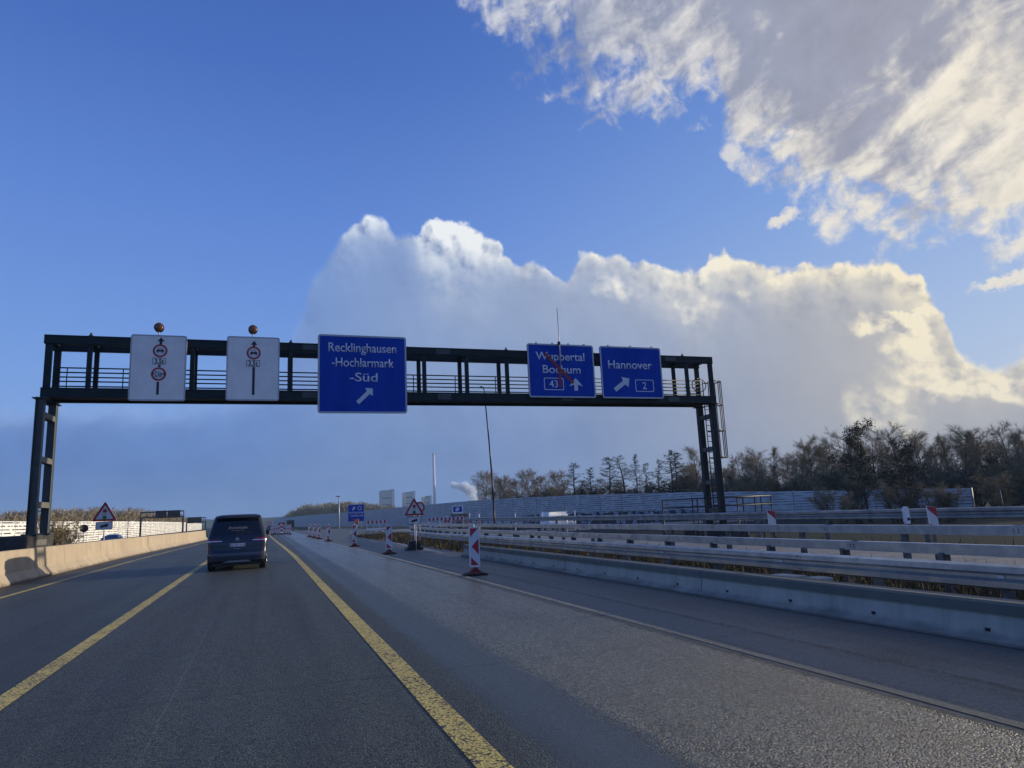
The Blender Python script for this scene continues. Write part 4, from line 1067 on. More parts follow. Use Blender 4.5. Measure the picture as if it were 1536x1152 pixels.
obj('disc', plate(circ(0.33, 0, 2.08), 0, 0.03), M_WHITE, t); obj('red_rim', ring(circ(0.33, 0, 2.08), circ(0.24, 0, 2.08), -0.006, 0), M_RED, t)
mb = MB(); mb.tube((0, 0.06, -0.1), (0, 0.06, 2.4), 0.035, n=8); obj('pole', mb, M_BORDER, t)
# plain round sign backs on the left carriageway
t = thing('round_sign', 'dark back of a round sign in front of the white noise wall', 'road sign', (-13.2, 64.0, -0.25))
obj('disc', plate(circ(0.30, 0, 2.03), 0, 0.03), M_BLACK, t)
mb = MB(); mb.tube((0, 0.06, 0), (0, 0.06, 2.2), 0.035, n=8); obj('pole', mb, M_BORDER, t)

# ================================================================ striped beacons
def beacon(lamp=True):
    t = thing('lane_beacon', 'x', 'beacon', (0, 0, 0), 0, 'red and white striped beacons along the lane edge')
    mb = MB(); P_ = [(-0.31, 0), (0.31, 0), (0.31, 0.030), (0.18, 0.075), (-0.18, 0.075), (-0.31, 0.030)]
    mb.prism(P_, lambda a, b_, tt: (a, tt, b_), -0.20, 0.20); o = obj('rubber_foot', mb, M_RUBBER, t); bevel(o, 0.012, 1)
    mb = MB(); mb.prism([(-0.17, 0.075), (0.17, 0.075), (0.09, 0.135), (0.03, 0.20), (-0.04, 0.20), (-0.12, 0.13)], lambda a, b_, tt: (a, tt, b_), -0.09, 0.09); obj('foot_clamp', mb, M_REDFOOT, t)
    mb = MB(); mb.box(-0.025, 0.025, -0.02, 0.02, 0.15, 0.26); obj('stem', mb, M_BORDER, t)
    w, z0, h = 0.265, 0.215, 1.0
    zc = z0 + h / 2
    obj('panel', plate(rrect(w, h, 0.025, 3, 0, zc), -0.03, 0.03), M_WHITE, t)
    obj('frame', ring(rrect(w, h, 0.025, 3, 0, zc), rrect(w - 0.03, h - 0.03, 0.015, 3, 0, zc), -0.036, -0.03), M_CARWHITE, t)
    def Q(px, py): return ((px - 418.5) / 97.0 * w, z0 + (540 - py) / 365.0 * h)
    for pts in ([(380, 265), (380, 187), (457, 187)], [(390, 355), (458, 430), (458, 285)], [(380, 525), (456, 525), (382, 452)]):
        obj('red_stripe', plate([Q(*p) for p in pts], -0.0345, -0.0305), M_RED, t)
    mb = MB(); mb.tube((0, 0, z0 + h), (0, 0, z0 + h + 0.05), 0.025, 0.02, n=8); mb.tube((0, 0, z0 + h + 0.05), (0, 0, z0 + h + 0.085), 0.012, n=6); obj('top_knob', mb, M_CARWHITE, t)
    return t
b0 = beacon()
spots = [(5.14, 18.1, -4, 'nearest striped beacon, standing alone before the low barrier'), (5.16, 31.7, -3, 'striped beacon left of the right warning triangle'), (4.95, 42.6, 0, 'striped beacon below the blue exit sign'),
         (4.62, 56.4, 3, 'striped beacon right of the thin group of three, under the lamp pole'), (4.5, 64.5, 4, 'right one of three striped beacons in a tight row'), (4.42, 69.6, 4, 'middle one of three striped beacons in a tight row'), (4.34, 75.5, 4, 'left one of three striped beacons in a tight row')]
for k, (x, y, a, lab) in enumerate(spots):
    if k == 0:
        b0['label'] = lab; b0.location = (x, y, zroad(y)); b0.rotation_euler = (0, 0, R(a))
    else:
        dup(b0, lab, (x, y, zroad(y)), R(a))
for k, (x, y) in enumerate([(0.95, 99), (1.25, 102), (1.6, 105), (2.75, 104), (3.0, 101), (3.2, 98)]):
    o = dup(b0, 'far striped beacon beside the arrow board, %s from the left of its row' % ORD[k], (x, y, zroad(y)), 0.0)
    o['group'] = 'far striped beacons round the arrow board'
for x, y, lab in ((11.45, 14.3, 'small red and white slanted plate behind the upper rail near the gantry leg railing'), (11.62, 10.05, 'small red and white slanted plate right behind the white delineator post')):
    t = thing('chevron_marker', lab, 'marker', (x, y, 0.16), R(-6), 'slanted marker plates behind the rails'); t.scale = (.85, .85, .85)
    pt = obj('marker_plate', plate([(-.11, .90), (.13, .84), (.10, 1.34), (-.12, 1.38)], 0, .025), M_WHITE, t)
    obj('red_stripe', plate([(-.118, 1.37), (.098, 1.335), (.112, 1.12), (-.115, 1.31)], -.006, -.0005), M_RED, t)
    obj('red_stripe', plate([(-.112, 1.0), (.122, .90), (.125, .85), (-.11, .905)], -.006, -.0005), M_RED, t)
    mb = MB(); mb.box(-.03, .03, .026, .07, -.28, 1.3); obj('marker_post', mb, M_POST, t)
# arrow board between the far beacons
t = thing('arrow_board', 'red and white arrow warning board on a foot ahead of the van', 'warning board', (2.2, 101, zroad(101)))
obj('board', plate(rrect(0.8, 1.1, 0.04, 3, 0, 1.0), 0, 0.05), M_RED, t)
for dz_ in (0.0, -0.48):
    obj('white_chevron', plate([(-0.36, 0.85 + dz_), (-0.36, 1.10 + dz_), (0, 1.45 + dz_), (0.36, 1.10 + dz_), (0.36, 0.85 + dz_), (0, 1.20 + dz_)], -0.008, -0.001), M_WHITE, t)
mb = MB(); mb.box(-0.5, 0.5, 0.06, 0.5, 0, 0.14); mb.tube((-0.3, 0.1, 0.1), (-0.3, 0.1, 1.2), 0.03); mb.tube((0.3, 0.1, 0.1), (0.3, 0.1, 1.2), 0.03); obj('foot_frame', mb, M_RUBBER, t)
# red and white barrier boards
def board_fence(label, x, y, L, n, rot, z=0.0):
    t = thing('barrier_fence', label, 'barrier', (x, y, z), rot, 'red and white barrier boards')
    obj('board', plate([(0, 0.95), (L, 0.95), (L, 1.30), (0, 1.30)], -0.02, 0.02), M_WHITE, t)
    for k in range(n):
        cx = L * (k + 0.5) / n
        obj('red_patch', plate([(cx - L / n * .26, 0.96), (cx + L / n * .24, 0.96), (cx + L / n * .26, 1.29), (cx - L / n * .24, 1.29)], -0.026, -0.0205), M_RED, t)
    obj('lower_board', plate([(0, 0.25), (L, 0.25), (L, 0.42), (0, 0.42)], -0.02, 0.02), M_WHITE2, t)
    for k in range(4):
        cx = 0.1 + (L - 0.2) * k / 3
        mb = MB(); mb.box(cx - 0.03, cx + 0.03, -0.015, 0.05, 0.0, 1.32); obj('fence_post', mb, M_CARWHITE, t)
        mb = MB(); mb.box(cx - 0.2, cx + 0.2, -0.28, 0.28, 0.0, 0.07); obj('rubber_foot', mb, M_RUBBER, t)
board_fence('short red and white barrier fence left of the right warning triangle', 11.35, 86.0, 2.4, 5, R(-8), 0.0)
board_fence('long red and white barrier fence to the right of the warning triangle', 17.8, 82.0, 4.2, 9, R(-20), -0.0)
t = thing('chevron_plate', 'small red and white chevron plate above the long barrier fence', 'warning board', (20.6, 84.0, -0.1))
obj('plate_face', plate([(-.45, .75), (.45, .75), (.45, 1.2), (0, 1.65), (-.45, 1.2)], 0, .04), M_WHITE, t)
obj('red_chevron', plate([(-.36, .78), (-.12, .78), (0, 0.95), (.12, .78), (.36, .78), (.36, 1.0), (0, 1.32), (-.36, 1.0)], -.006, -.001), M_RED, t)
mb = MB(); mb.tube((0, .06, 0), (0, .06, 1.3), 0.035); obj('pole', mb, M_BORDER, t)
for k, (px_, y) in enumerate([(23.4, 84), (24.6, 84), (29.2, 84), (33.6, 86), (36.9, 86), (39.0, 88)]):
    t = thing('slim_marker_post', 'slim white marker post by the exit ramp, %s from the left' % ORD[k], 'post', (px_, y, zground(px_, y)), 0, 'slim white marker posts by the exit ramp')
    mb = MB(); zt_ = 1.9 - zground(px_, y) * 0.7; mb.tube((0, 0, -.1), (0, 0, zt_), 0.07, n=8); mb.tube((0, 0, zt_), (0, 0, zt_ + 0.12), 0.05, 0.02, n=8); obj('post_body', mb, M_CARWHITE, t)
    mb = MB(); mb.tube((0, 0, zt_ * .62), (0, 0, zt_ * .78), 0.075, n=8); obj('dark_band', mb, M_RED, t)

# exit sign, lamp pole, small sign with cabinet, tall mast
s = Sign('exit_sign', 'small blue exit sign with white arrow and red bar beside the lamp pole', 'road sign', 15.4, 130.0, 2.62, 2.90, 3.05, M_BLUE, M_BORDER, bw=0.08, r=0.14)
s.poly('arrow', arrow_poly((-0.62, 0.55), (-0.18, 1.12), 0.26, 0.3, 0.56), M_LET, conv=False)
obj('round_pictogram', ring(circ(0.36, 0.62, 0.84), circ(0.26, 0.62, 0.84), -0.008, -0.002), M_LET, s.t)
s.text('Recklinghausen', .07, .93, .52, .40, M_LET, 0.012); s.text('-Hochlarmark', .14, .90, .70, .58, M_LET, 0.012)
s.poly('red_bar', [(.24, .93), (.72, .93), (.72, .84), (.24, .84)], M_RED)
for q_ in (-0.9, 0.9):
    mb = MB(); mb.tube((q_, 0.14, -2.8), (q_, 0.14, 1.4), 0.06, n=8); obj('sign_leg', mb, M_BORDER, s.t)
t = thing('amber_lamp', 'orange beacon box below the blue exit sign', 'lamp', (14.2, 119.0, -0.0))
mb = MB(); mb.box(-.3, .3, -.2, .2, 0.75, 1.55); o = obj('lamp_box', mb, pbr('orange_plastic', (.55, .16, .08), .5), t); bevel(o, .06)
mb = MB(); mb.tube((0, 0, 0), (0, 0, .8), .05); obj('stand', mb, M_BORDER, t)
t = thing('lamp_pole', 'slim pale grey lamp pole with a small head left of the blue exit sign', 'lamp post', (13.9, 145, zroad(145)))
mb = MB(); mb.tube((0, 0, 0), (0, 0, 6.15), 0.13, 0.10, n=10); obj('pole', mb, M_LAMPPOLE, t)
mb = MB(); mb.box(-0.62, 0.22, -0.16, 0.16, 6.15, 6.33); o = obj('lamp_head', mb, M_STEEL2, t); bevel(o, 0.05)
s = Sign('info_sign', 'small white framed sign with a white symbol on top of the site cabinet', 'road sign', 25.6, 98.0, 2.28, 1.55, 1.05, M_BLUE, M_CARWHITE, bw=0.14, r=0.08)
s.poly('symbol', [(.3, .75), (.3, .35), (.5, .25), (.72, .35), (.62, .55), (.5, .75)], M_LET)
for q_ in (-.4, .4):
    mb = MB(); mb.tube((q_, .1, -1.2), (q_, .1, .3), .04); obj('sign_leg', mb, M_BORDER, s.t)
t = thing('site_cabinet', 'pinkish grey site cabinet with scribbles under the small white sign', 'cabinet', (26.0, 98.4, -1.6), R(6))
M_CAB = leafmat('scribbled_cabinet_paint', [(0.30, 0.25, 0.28), (0.22, 0.21, 0.24), (0.10, 0.08, 0.10)])
mb = MB(); mb.box(-1.15, 1.25, -.6, .6, .1, 3.2); o = obj('cabinet_body', mb, M_CAB, t); bevel(o, .04)
mb = MB(); mb.box(-1.25, 1.6, -.7, .7, 3.2, 3.3); obj('cabinet_roof', mb, M_STEEL2, t)
mb = MB(); mb.box(-.2, .7, -.63, -.605, .2, 2.2); obj('cabinet_door', mb, M_CAB, t)
t = thing('mast', 'tall thin dark mast with a hooked tip rising behind the right rails', 'mast', (17.25, 55.0, 0))
mb = MB()
pts = [(0.13, 0, -0.05), (0.10, 0, 2.5), (0.02, 0, 5.0), (-0.09, 0, 7.4), (-0.22, 0, 9.6), (-0.30, 0, 11.2), (-0.34, 0, 11.55)]
for k in range(len(pts) - 1): mb.tube(pts[k], pts[k + 1], 0.085 - 0.008 * k, 0.085 - 0.008 * (k + 1), n=8)
obj('mast_shaft', mb, M_MAST, t)
mb = MB(); mb.path([(-0.34, 0, 11.53), (-0.40, 0, 11.72), (-0.52, 0, 11.80), (-0.68, 0, 11.78)], 0.05, 6); obj('hooked_tip', mb, M_MAST, t)

# two pale concrete blocks lying in the verge under the nearest rail
for x, y, w, rot_, lab in ((8.0, 9.75, .27, 4, 'wider pale concrete block lying in the verge under the nearest guard rail'), (8.08, 9.15, .16, -6, 'narrow pale concrete block lying in the verge under the nearest guard rail')):
    mb = MB(); mb.box(-.14, .14, -w, w, -.02, .36); o = obj('concrete_block', mb, M_CONC2, loc=(x, y, 0), rot=(0, 0, R(rot_))); bevel(o, .015, 2); tag(o, lab, 'block', 'pale concrete blocks in the verge')

# ================================================================ noise walls
def wall_mat(name, col, dark, slot, spacing, graf=False):
    m = pbr(name, col, 0.6); b = bsdf(m); q = G(m.node_tree)
    p = q.node('ShaderNodeNewGeometry').outputs['Position']
    x, y, z = q.sep(p)
    s_ = q.m('ADD', q.m('MULTIPLY', x, 0.6), y)
    pan = q.node('ShaderNodeTexWhiteNoise', noise_dimensions='1D')
    q.put(pan.inputs['W'], q.m('FLOOR', q.m('DIVIDE', y, 5.0)))
    pv = pan.outputs['Value']
    blot = q.noise(p, 0.5, 5.0, 0.6)
    c = q.mix(q.m('MULTIPLY', pv, 0.45), (*col, 1), (*dark, 1))
    c = q.mix(q.m('MULTIPLY', q.step(blot, 0.45, 0.7), 0.4), c, (*dark, 1))
    fr = q.m('FRACT', q.m('DIVIDE', z, spacing))
    line = q.step(q.m('ABSOLUTE', q.m('SUBTRACT', fr, 0.5)), 0.24, 0.36)
    brk = q.noise(q.comb(q.m('MULTIPLY', s_, 0.35), q.m('FLOOR', q.m('ADD', q.m('DIVIDE', z, spacing), 0.5)), 0.0), 1.7, 3.0, 0.6)
    c = q.mix(q.m('MULTIPLY', line, q.m('MULTIPLY', q.step(brk, 0.36, 0.56), slot)), c, (0.05, 0.055, 0.05, 1))
    if graf:
        zz = q.m('ADD', z, q.m('MULTIPLY', q.m('SUBTRACT', q.noise(p, 0.35, 3.0, 0.6), 0.5), 0.9))
        band_ = q.m('MULTIPLY', q.step(zz, 0.75, 0.55), q.m('MULTIPLY', q.step(y, 168.0, 160.0), q.step(y, 106.0, 112.0)))
        cell = q.comb(q.m('MULTIPLY', s_, 0.75), q.m('MULTIPLY', z, 0.95), 0.0)
        wn = q.v('ADD', cell, q.v('SCALE', q.noise(cell, 1.2, 2.0, 0.5, out='Color'), scale=0.5))
        d = q.voro(wn, 1.0, 'F1', 'Distance'); r_ = q.sep(q.voro(wn, 1.0, 'F1', 'Color'))
        letters = q.m('MULTIPLY', q.step(d, 0.44, 0.36), q.m('SUBTRACT', 1.0, q.m('MULTIPLY', q.step(d, 0.10, 0.16), q.step(d, 0.27, 0.2))))
        lc = q.mix(q.step(r_[0], 0.5, 0.75), (0.50, 0.52, 0.60, 1), (0.24, 0.27, 0.42, 1))
        c = q.mix(band_, c, q.mix(letters, (0.025, 0.030, 0.05, 1), lc))
    q.put(b.inputs['Base Color'], c)
    return m
def noise_wall(name, label, pts, zbase, ztop_f, rib, mat, pmat, face_dx, post_every, nposts, t_=0.14):
    """pts: polyline (x, y); corrugated panels between steel posts"""
    th = thing(name, label, 'noise wall', (pts[0][0], pts[0][1], 0))
    O = Vector((pts[0][0], pts[0][1]))
    sts = []; acc = 0.0; L = [0.0]
    for a, b_ in zip(pts[:-1], pts[1:]): L.append(L[-1] + math.dist(a, b_))
    def at(s):
        for i in range(len(pts) - 1):
            if s <= L[i + 1] or i == len(pts) - 2:
                f = (s - L[i]) / (L[i + 1] - L[i]); a, b_ = Vector(pts[i]), Vector(pts[i + 1])
                d = (b_ - a).normalized()
                return a + (b_ - a) * f, Vector((-d.y, d.x))
    n = int(L[-1] / post_every)
    mb = MB()
    S = [L[-1] * k / n for k in range(n + 1)]
    rows = []
    for s in S:
        p, nn = at(s); zt = ztop_f(s / L[-1]); zb = zbase(p.x, p.y) if callable(zbase) else zbase
        col = []
        nr = int(round((zt - zb) / rib))
        for k in range(nr0 := int(round((ztop_f(0) - zb) / rib)) if False else 14):
            z0 = zb + (zt - zb) * k / 14; z1 = zb + (zt - zb) * (k + 1) / 14; h = z1 - z0
            for off, zz in ((0.0, z0), (0.055, z0 + h * .18), (0.055, z0 + h * .78), (0.0, z0 + h * .96)):
                q_ = p + nn * (off * face_dx); col.append((q_.x - O.x, q_.y - O.y, zz))
        q_ = p - nn * (t_ * face_dx)
        col.append((p.x - O.x, p.y - O.y, zt)); col.append((q_.x - O.x, q_.y - O.y, zt)); col.append((q_.x - O.x, q_.y - O.y, zb))
        rows.append(col)
    mb.grid(rows, smooth=False)
    obj('panel_field', mb, mat, th)
    for k in range(min(n + 1, nposts)):
        s = S[k]; p, nn = at(s); zt = ztop_f(s / L[-1]); zb = zbase(p.x, p.y) if callable(zbase) else zbase
        q_ = p - O
        pm = MB()
        d = Vector((nn.y, -nn.x)); a = Vector((q_.x, q_.y)) + nn * (0.075 * face_dx); b_ = Vector((q_.x, q_.y)) - nn * (0.2 * face_dx)
        w = 0.09
        A = [a - d * w, a + d * w, b_ + d * w, b_ - d * w]
        pm.face([(v.x, v.y, zt + 0.06) for v in A])
        for i in range(4):
            v0, v1 = A[i], A[(i + 1) % 4]
            pm.face([(v0.x, v0.y, zb), (v1.x, v1.y, zb), (v1.x, v1.y, zt + 0.06), (v0.x, v0.y, zt + 0.06)])
        obj('wall_post', pm, pmat, th)
    return th
M_LWALL = wall_mat('white_noise_wall_panels', (0.88, 0.90, 0.92), (0.62, 0.62, 0.57), 1.0, 0.43)
M_RWALL = wall_mat('grey_blue_noise_wall_panels', (0.54, 0.56, 0.57), (0.42, 0.435, 0.445), 0.7, 0.42, True)
def lerp_list(v):
    def f(t):
        x = t * (len(v) - 1); i = min(int(x), len(v) - 2); return v[i] + (v[i + 1] - v[i]) * (x - i)
    return f
noise_wall('noise_wall', 'long sunlit white noise wall of slotted panels beyond the opposite carriageway', [(-29.5, 62), (-29.8, 100), (-30.2, 200), (-31, 300), (-33, 440)], -0.3, lerp_list([3.1, 3.25, 3.5, 3.5, 3.3, 3.1]), 0.26, M_LWALL, pbr('white_wall_post', (0.45, 0.45, 0.42), 0.6), -1, 5.0, 78)
rwall = [(88.3, 70), (84.5, 80), (79.5, 92), (72.0, 108), (68.0, 125), (63.0, 142), (60.4, 160), (56.3, 190), (52.0, 240), (44.2, 310), (35.6, 400), (20, 520), (8, 640)]
wl = [0.0]
for a, b_ in zip(rwall[:-1], rwall[1:]): wl.append(wl[-1] + math.dist(a, b_))
wz = pl(list(zip([v / wl[-1] for v in wl], [2.0, 2.38, 2.78, 3.55, 4.06, 4.53, 4.8, 5.23, 5.33, 5.1, 5.2, 5.2, 4.6])))
noise_wall('noise_wall', 'long grey blue noise wall with graffiti along its foot in front of the bare trees', rwall, lambda x, y: -1.9, wz, 0.4, M_RWALL, M_STEEL2, 1, 6.2, 96)
t = thing('fence_post', 'single pale leaning post right of the end of the noise wall', 'post', (88.2, 66.0, -1.8))
mb = MB(); mb.tube((0.1, 0, 0), (-0.15, 0, 3.75), 0.09, n=8); obj('post_shaft', mb, M_POST, t)
mb = MB(); mb.tube((-0.15, 0, 3.75), (-0.155, 0, 3.80), 0.11, n=8); obj('post_cap', mb, M_POST, t)

# ================================================================ trees
M_BARK = leafmat('brown_winter_bark', [(0.060, 0.048, 0.036), (0.085, 0.070, 0.052), (0.045, 0.040, 0.030)])
M_BIRCH = leafmat('pale_birch_bark', [(0.30, 0.28, 0.26), (0.20, 0.19, 0.17), (0.10, 0.09, 0.08)])
M_TWIG = leafmat('brown_winter_twigs', [(0.30, 0.22, 0.14), (0.38, 0.28, 0.175), (0.22, 0.185, 0.11)])
M_TWIG2 = leafmat('olive_lichen_twigs', [(0.27, 0.22, 0.125), (0.34, 0.265, 0.155), (0.21, 0.175, 0.105)])
M_LARCH = leafmat('dark_larch_twigs', [(0.032, 0.029, 0.021), (0.046, 0.040, 0.028), (0.026, 0.028, 0.019)])
M_IVY = leafmat('dark_evergreen_leaves', [(0.020, 0.026, 0.014), (0.034, 0.036, 0.018), (0.026, 0.022, 0.014)])
def rot_about(d, ang, rg):
    ax = Vector((rg.uniform(-1, 1), rg.uniform(-1, 1), rg.uniform(-1, 1)))
    ax = (ax - d * ax.dot(d))
    if ax.length < 1e-3: ax = d.orthogonal()
    ax.normalize()
    return (Matrix.Rotation(ang, 3, ax) @ d).normalized()
def twig(mb, p, d, l, w, rg):
    n = rot_about(d, math.pi / 2, rg) * w
    q_ = p + d * l + Vector((0, 0, -0.06 * l))
    mb.face([p - n, p + n, q_])
def tree_meshes(seed, h, spread, n1, n2, n3, twl, tww, low=0.12, up=(35, 65), stems=1):
    rg = random.Random(seed)
    tk, cr = MB(), MB()
    for st in range(stems):
        base = Vector((rg.uniform(-.5, .5), rg.uniform(-.5, .5), 0)) if stems > 1 else Vector((0, 0, 0))
        hh = h * rg.uniform(.8, 1.0) if stems > 1 else h
        pts = [base]; d = Vector((rg.uniform(-.12, .12) * stems, rg.uniform(-.12, .12) * stems, 1)).normalized()
        n = 8
        for k in range(n):
            d = (d + Vector((rg.uniform(-.09, .09), rg.uniform(-.09, .09), 0.05))).normalized()
            pts.append(pts[-1] + d * (hh / n))
        r0 = 0.012 * hh + 0.05
        for k in range(n):
            tk.tube(pts[k], pts[k + 1], r0 * (1 - k / n * .9), r0 * (1 - (k + 1) / n * .9), 6, False)
        for i in range(n1 // stems):
            t = low + (1 - low) * (i + rg.random()) / (n1 // stems)
            x = t * n; k = min(int(x), n - 1)
            p = pts[k].lerp(pts[k + 1], x - k)
            an = R(rg.uniform(*up)); az = rg.uniform(0, 2 * math.pi)
            d1 = Vector((math.cos(az) * math.sin(an), math.sin(az) * math.sin(an), math.cos(an)))
            l1 = spread * (0.30 + 0.70 * math.sin(math.pi * min(1, (0.12 + t * .80)))) * rg.uniform(.65, 1.1)
            r1 = r0 * 0.42 * (1 - t * .7)
            a = p; dd = d1
            B = [p]
            for k2 in range(3):
                dd = (rot_about(dd, R(rg.uniform(3, 16)), rg) + Vector((0, 0, .10))).normalized()
                b_ = a + dd * l1 / 3
                tk.tube(a, b_, r1 * (1 - k2 * .28), r1 * (1 - (k2 + 1) * .28), 4, False); a = b_; B.append(b_)
            for j in range(n2):
                u = 0.25 + 0.75 * (j + rg.random()) / n2; x2 = u * 3; k2 = min(int(x2), 2)
                p2 = B[k2].lerp(B[k2 + 1], x2 - k2)
                d2 = (rot_about(d1, R(rg.uniform(20, 62)), rg) + Vector((0, 0, .22))).normalized(); l2 = l1 * rg.uniform(.26, .5)
                e2 = p2 + d2 * l2
                cr.tube(p2, e2, max(.012, r1 * .3), .008, 3, False)
                for m_ in range(n3):
                    p3 = p2.lerp(e2, 0.15 + .85 * rg.random())
                    d3 = (rot_about(d2, R(rg.uniform(12, 70)), rg) + Vector((0, 0, .12))).normalized()
                    twig(cr, p3, d3, twl * rg.uniform(.5, 1.3), tww, rg)
    return tk, cr
def larch_meshes(seed, h, spread):
    rg = random.Random(seed); tk, cr = MB(), MB()
    pts = [Vector((0, 0, 0))]; d = Vector((rg.uniform(-.05, .05), rg.uniform(-.05, .05), 1)); n = 10
    for k in range(n):
        d = (d + Vector((rg.uniform(-.05, .05), rg.uniform(-.05, .05), .05))).normalized(); pts.append(pts[-1] + d * h / n)
    for k in range(n): tk.tube(pts[k], pts[k + 1], .20 * (1 - k / n * .93), .20 * (1 - (k + 1) / n * .93), 6, False)
    for i in range(64):
        t = 0.10 + .88 * (i + rg.random()) / 64; x = t * n; k = min(int(x), n - 1); p = pts[k].lerp(pts[k + 1], x - k)
        l = spread * (1.08 - t) * rg.uniform(.35, 1.15) + .15
        az = rg.uniform(0, 2 * math.pi); dd = Vector((math.cos(az), math.sin(az), rg.uniform(-.22, .25))).normalized()
        a = p
        for k2 in range(3):
            b_ = a + dd * l / 3; tk.tube(a, b_, .045 * (1 - k2 * .25) * (1.1 - t), .045 * (1 - (k2 + 1) * .25) * (1.1 - t), 3, False)
            for j in range(int(8 + l * 5.0)):
                p3 = a.lerp(b_, rg.random()); d3 = (rot_about(dd, R(rg.uniform(30, 80)), rg) + Vector((0, 0, -.25))).normalized()
                twig(cr, p3, d3, rg.uniform(.22, .65), .022, rg)
            a = b_; dd = (dd + Vector((0, 0, .16))).normalized()
    return tk, cr
def ivy_tree(seed, h, spread):
    tk, cr = tree_meshes(seed, h, spread, 26, 6, 8, .55, .02, .18, (30, 62), 2)
    rg = random.Random(seed + 5)
    lf = MB()
    ends = [f for f in cr.f if len(f) == 3]
    for f in rg.sample(ends, 150):
        c = Vector(cr.v[f[2]])
        if c.z < h * .45 and rg.random() < .6: continue
        for _ in range(26):
            p = c + Vector((rg.gauss(0, .26), rg.gauss(0, .26), rg.gauss(0, .20)))
            a = Vector((rg.uniform(-1, 1), rg.uniform(-1, 1), rg.uniform(-1, 1))).normalized(); b_ = a.orthogonal().normalized()
            sz_ = rg.uniform(.07, .14)
            lf.face([p - a * sz_, p + b_ * sz_ * .6, p + a * sz_, p - b_ * sz_ * .6])
    return tk, cr, lf
kinds = {}
def proto(key, meshes, mats):
    kinds[key] = [(n_, mb_.mesh(n_, False), mt) for (n_, mb_), mt in zip(zip(('trunk', 'crown', 'leaves'), meshes), mats)]
for i in range(4):
    proto('bare%d' % i, tree_meshes(20 + i, 12.0, 3.3 + .25 * i, 32, 8, 17, 1.0, .014, .06), (M_BARK, M_TWIG if i % 2 else M_TWIG2))
for i in range(2):
    proto('tall%d' % i, tree_meshes(40 + i, 12.0, 2.3, 34, 7, 15, .85, .013, .15, (18, 45)), (M_BARK if i else M_BIRCH, M_TWIG))
for i in range(3):
    proto('larch%d' % i, larch_meshes(60 + i, 12.0, 4.3), (M_BARK, M_LARCH))
M_DARKTWIG = leafmat('dark_scrub_twigs', [(0.10, 0.08, 0.058), (0.13, 0.105, 0.075), (0.075, 0.068, 0.045)])
for i in range(2):
    proto('round%d' % i, tree_meshes(70 + i, 12.0, 4.4, 44, 9, 17, 1.0, .020, .05, (25, 75)), (M_BARK, M_TWIG2 if i else M_TWIG))
for i in range(2):
    proto('bush%d' % i, tree_meshes(80 + i, 4.0, 1.7, 32, 7, 12, .55, .016, .05, (15, 55), 4), (M_BARK, M_DARKTWIG if i else M_TWIG2))
proto('ivy', ivy_tree(95, 12.0, 3.4), (M_BARK, M_TWIG, M_IVY))
def plant(key, name, label, cat, x, y, z, h, ref, group, rot, fat=1.0):
    t = thing(name, label, cat, (x, y, z), rot, group)
    k = h / ref
    t.scale = (k * fat, k * fat, k)
    for n_, me, mt in kinds[key]:
        link(n_, me, mt, t)
    return t
rg = random.Random(12)
GW = 'bare winter trees behind the right noise wall'
LW = 'bare deciduous winter tree in the wood behind the right noise wall'
dec = [(88.08, 132, 13.4), (93.7, 126, 11.1), (95.6, 124, 12.0), (98.3, 120, 12.1), (100.8, 118, 12.4), (101.7, 115, 13.2), (102.9, 112, 12.0), (104.1, 108, 13.9), (105.3, 105, 12.7), (108.4, 104, 13.2), (109.2, 100, 13.9), (110.2, 98, 12.2),
       (111.6, 96, 12.4), (113.1, 94, 11.6), (114.4, 92, 12.5), (115.4, 90, 12.2), (116.5, 88, 12.6), (117.3, 86, 12.7), (117.7, 84, 11.6), (118.6, 82, 11.8), (118.9, 80, 12.2), (121.5, 77, 12.2), (124, 74, 12.4)]
for i, (x, y, zt_) in enumerate(dec):
    plant(('bare%d' % (i % 4)) if i % 5 != 3 else 'tall%d' % (i % 2), 'bare_tree', LW, 'tree', x, y, -1.9, (zt_ + 1.9) * (.93 - .03 * (i > 14)), 12.0, GW, rg.uniform(0, 6.28), rg.uniform(.95, 1.2))
# second and third rows that close the wood, and lower growth at its front
for i in range(44):
    f = i / 43.0
    bx, by = 86 + 42 * f + rg.uniform(-1, 1), 140 - 64 * f
    off = 5 + 9 * rg.random()
    zt_ = (10.4 + 1.0 * f) * rg.uniform(.76, 1.0)
    plant('bare%d' % (i % 4) if i % 4 else 'tall%d' % (i % 2), 'bare_tree', LW, 'tree', bx + off * .75, by + off * .65, -1.9, zt_ + 1.9, 12.0, GW, rg.uniform(0, 6.28), 1.15)
for i in range(40):
    f = i / 39.0
    plant('bush%d' % (i % 2), 'bare_bush', 'bare brown bush at the foot of the wood behind the right noise wall', 'bush', 86 + 34 * f + rg.uniform(-1, 1), 128 - 58 * f + 6 * (i % 3), -1.9, rg.uniform(6.0, 8.5), 4.0, 'bare bushes at the foot of the wood', rg.uniform(0, 6.28), 1.25)
larches = [(73.6, 165, 13.3, 'leftmost larch of the row, short and ragged'), (75.7, 160, 11.7, 'lower larch second from the left end of the larch row'), (77.6, 155, 13.9, 'tall larch third from the left end of the larch row'), (80.9, 152, 14.0, 'widest larch in the middle of the larch row'),
           (82.9, 150, 14.0, 'thin pointed larch right of the widest one'), (85.6, 150, 12.0, 'low larch between two thin pointed ones'), (87.0, 148, 12.5, 'spindly larch left of the dense pair'), (89.5, 145, 14.4, 'left one of the dense dark pair of larches by the gantry leg'), (90.3, 143, 13.9, 'right one of the dense dark pair of larches by the gantry leg')]
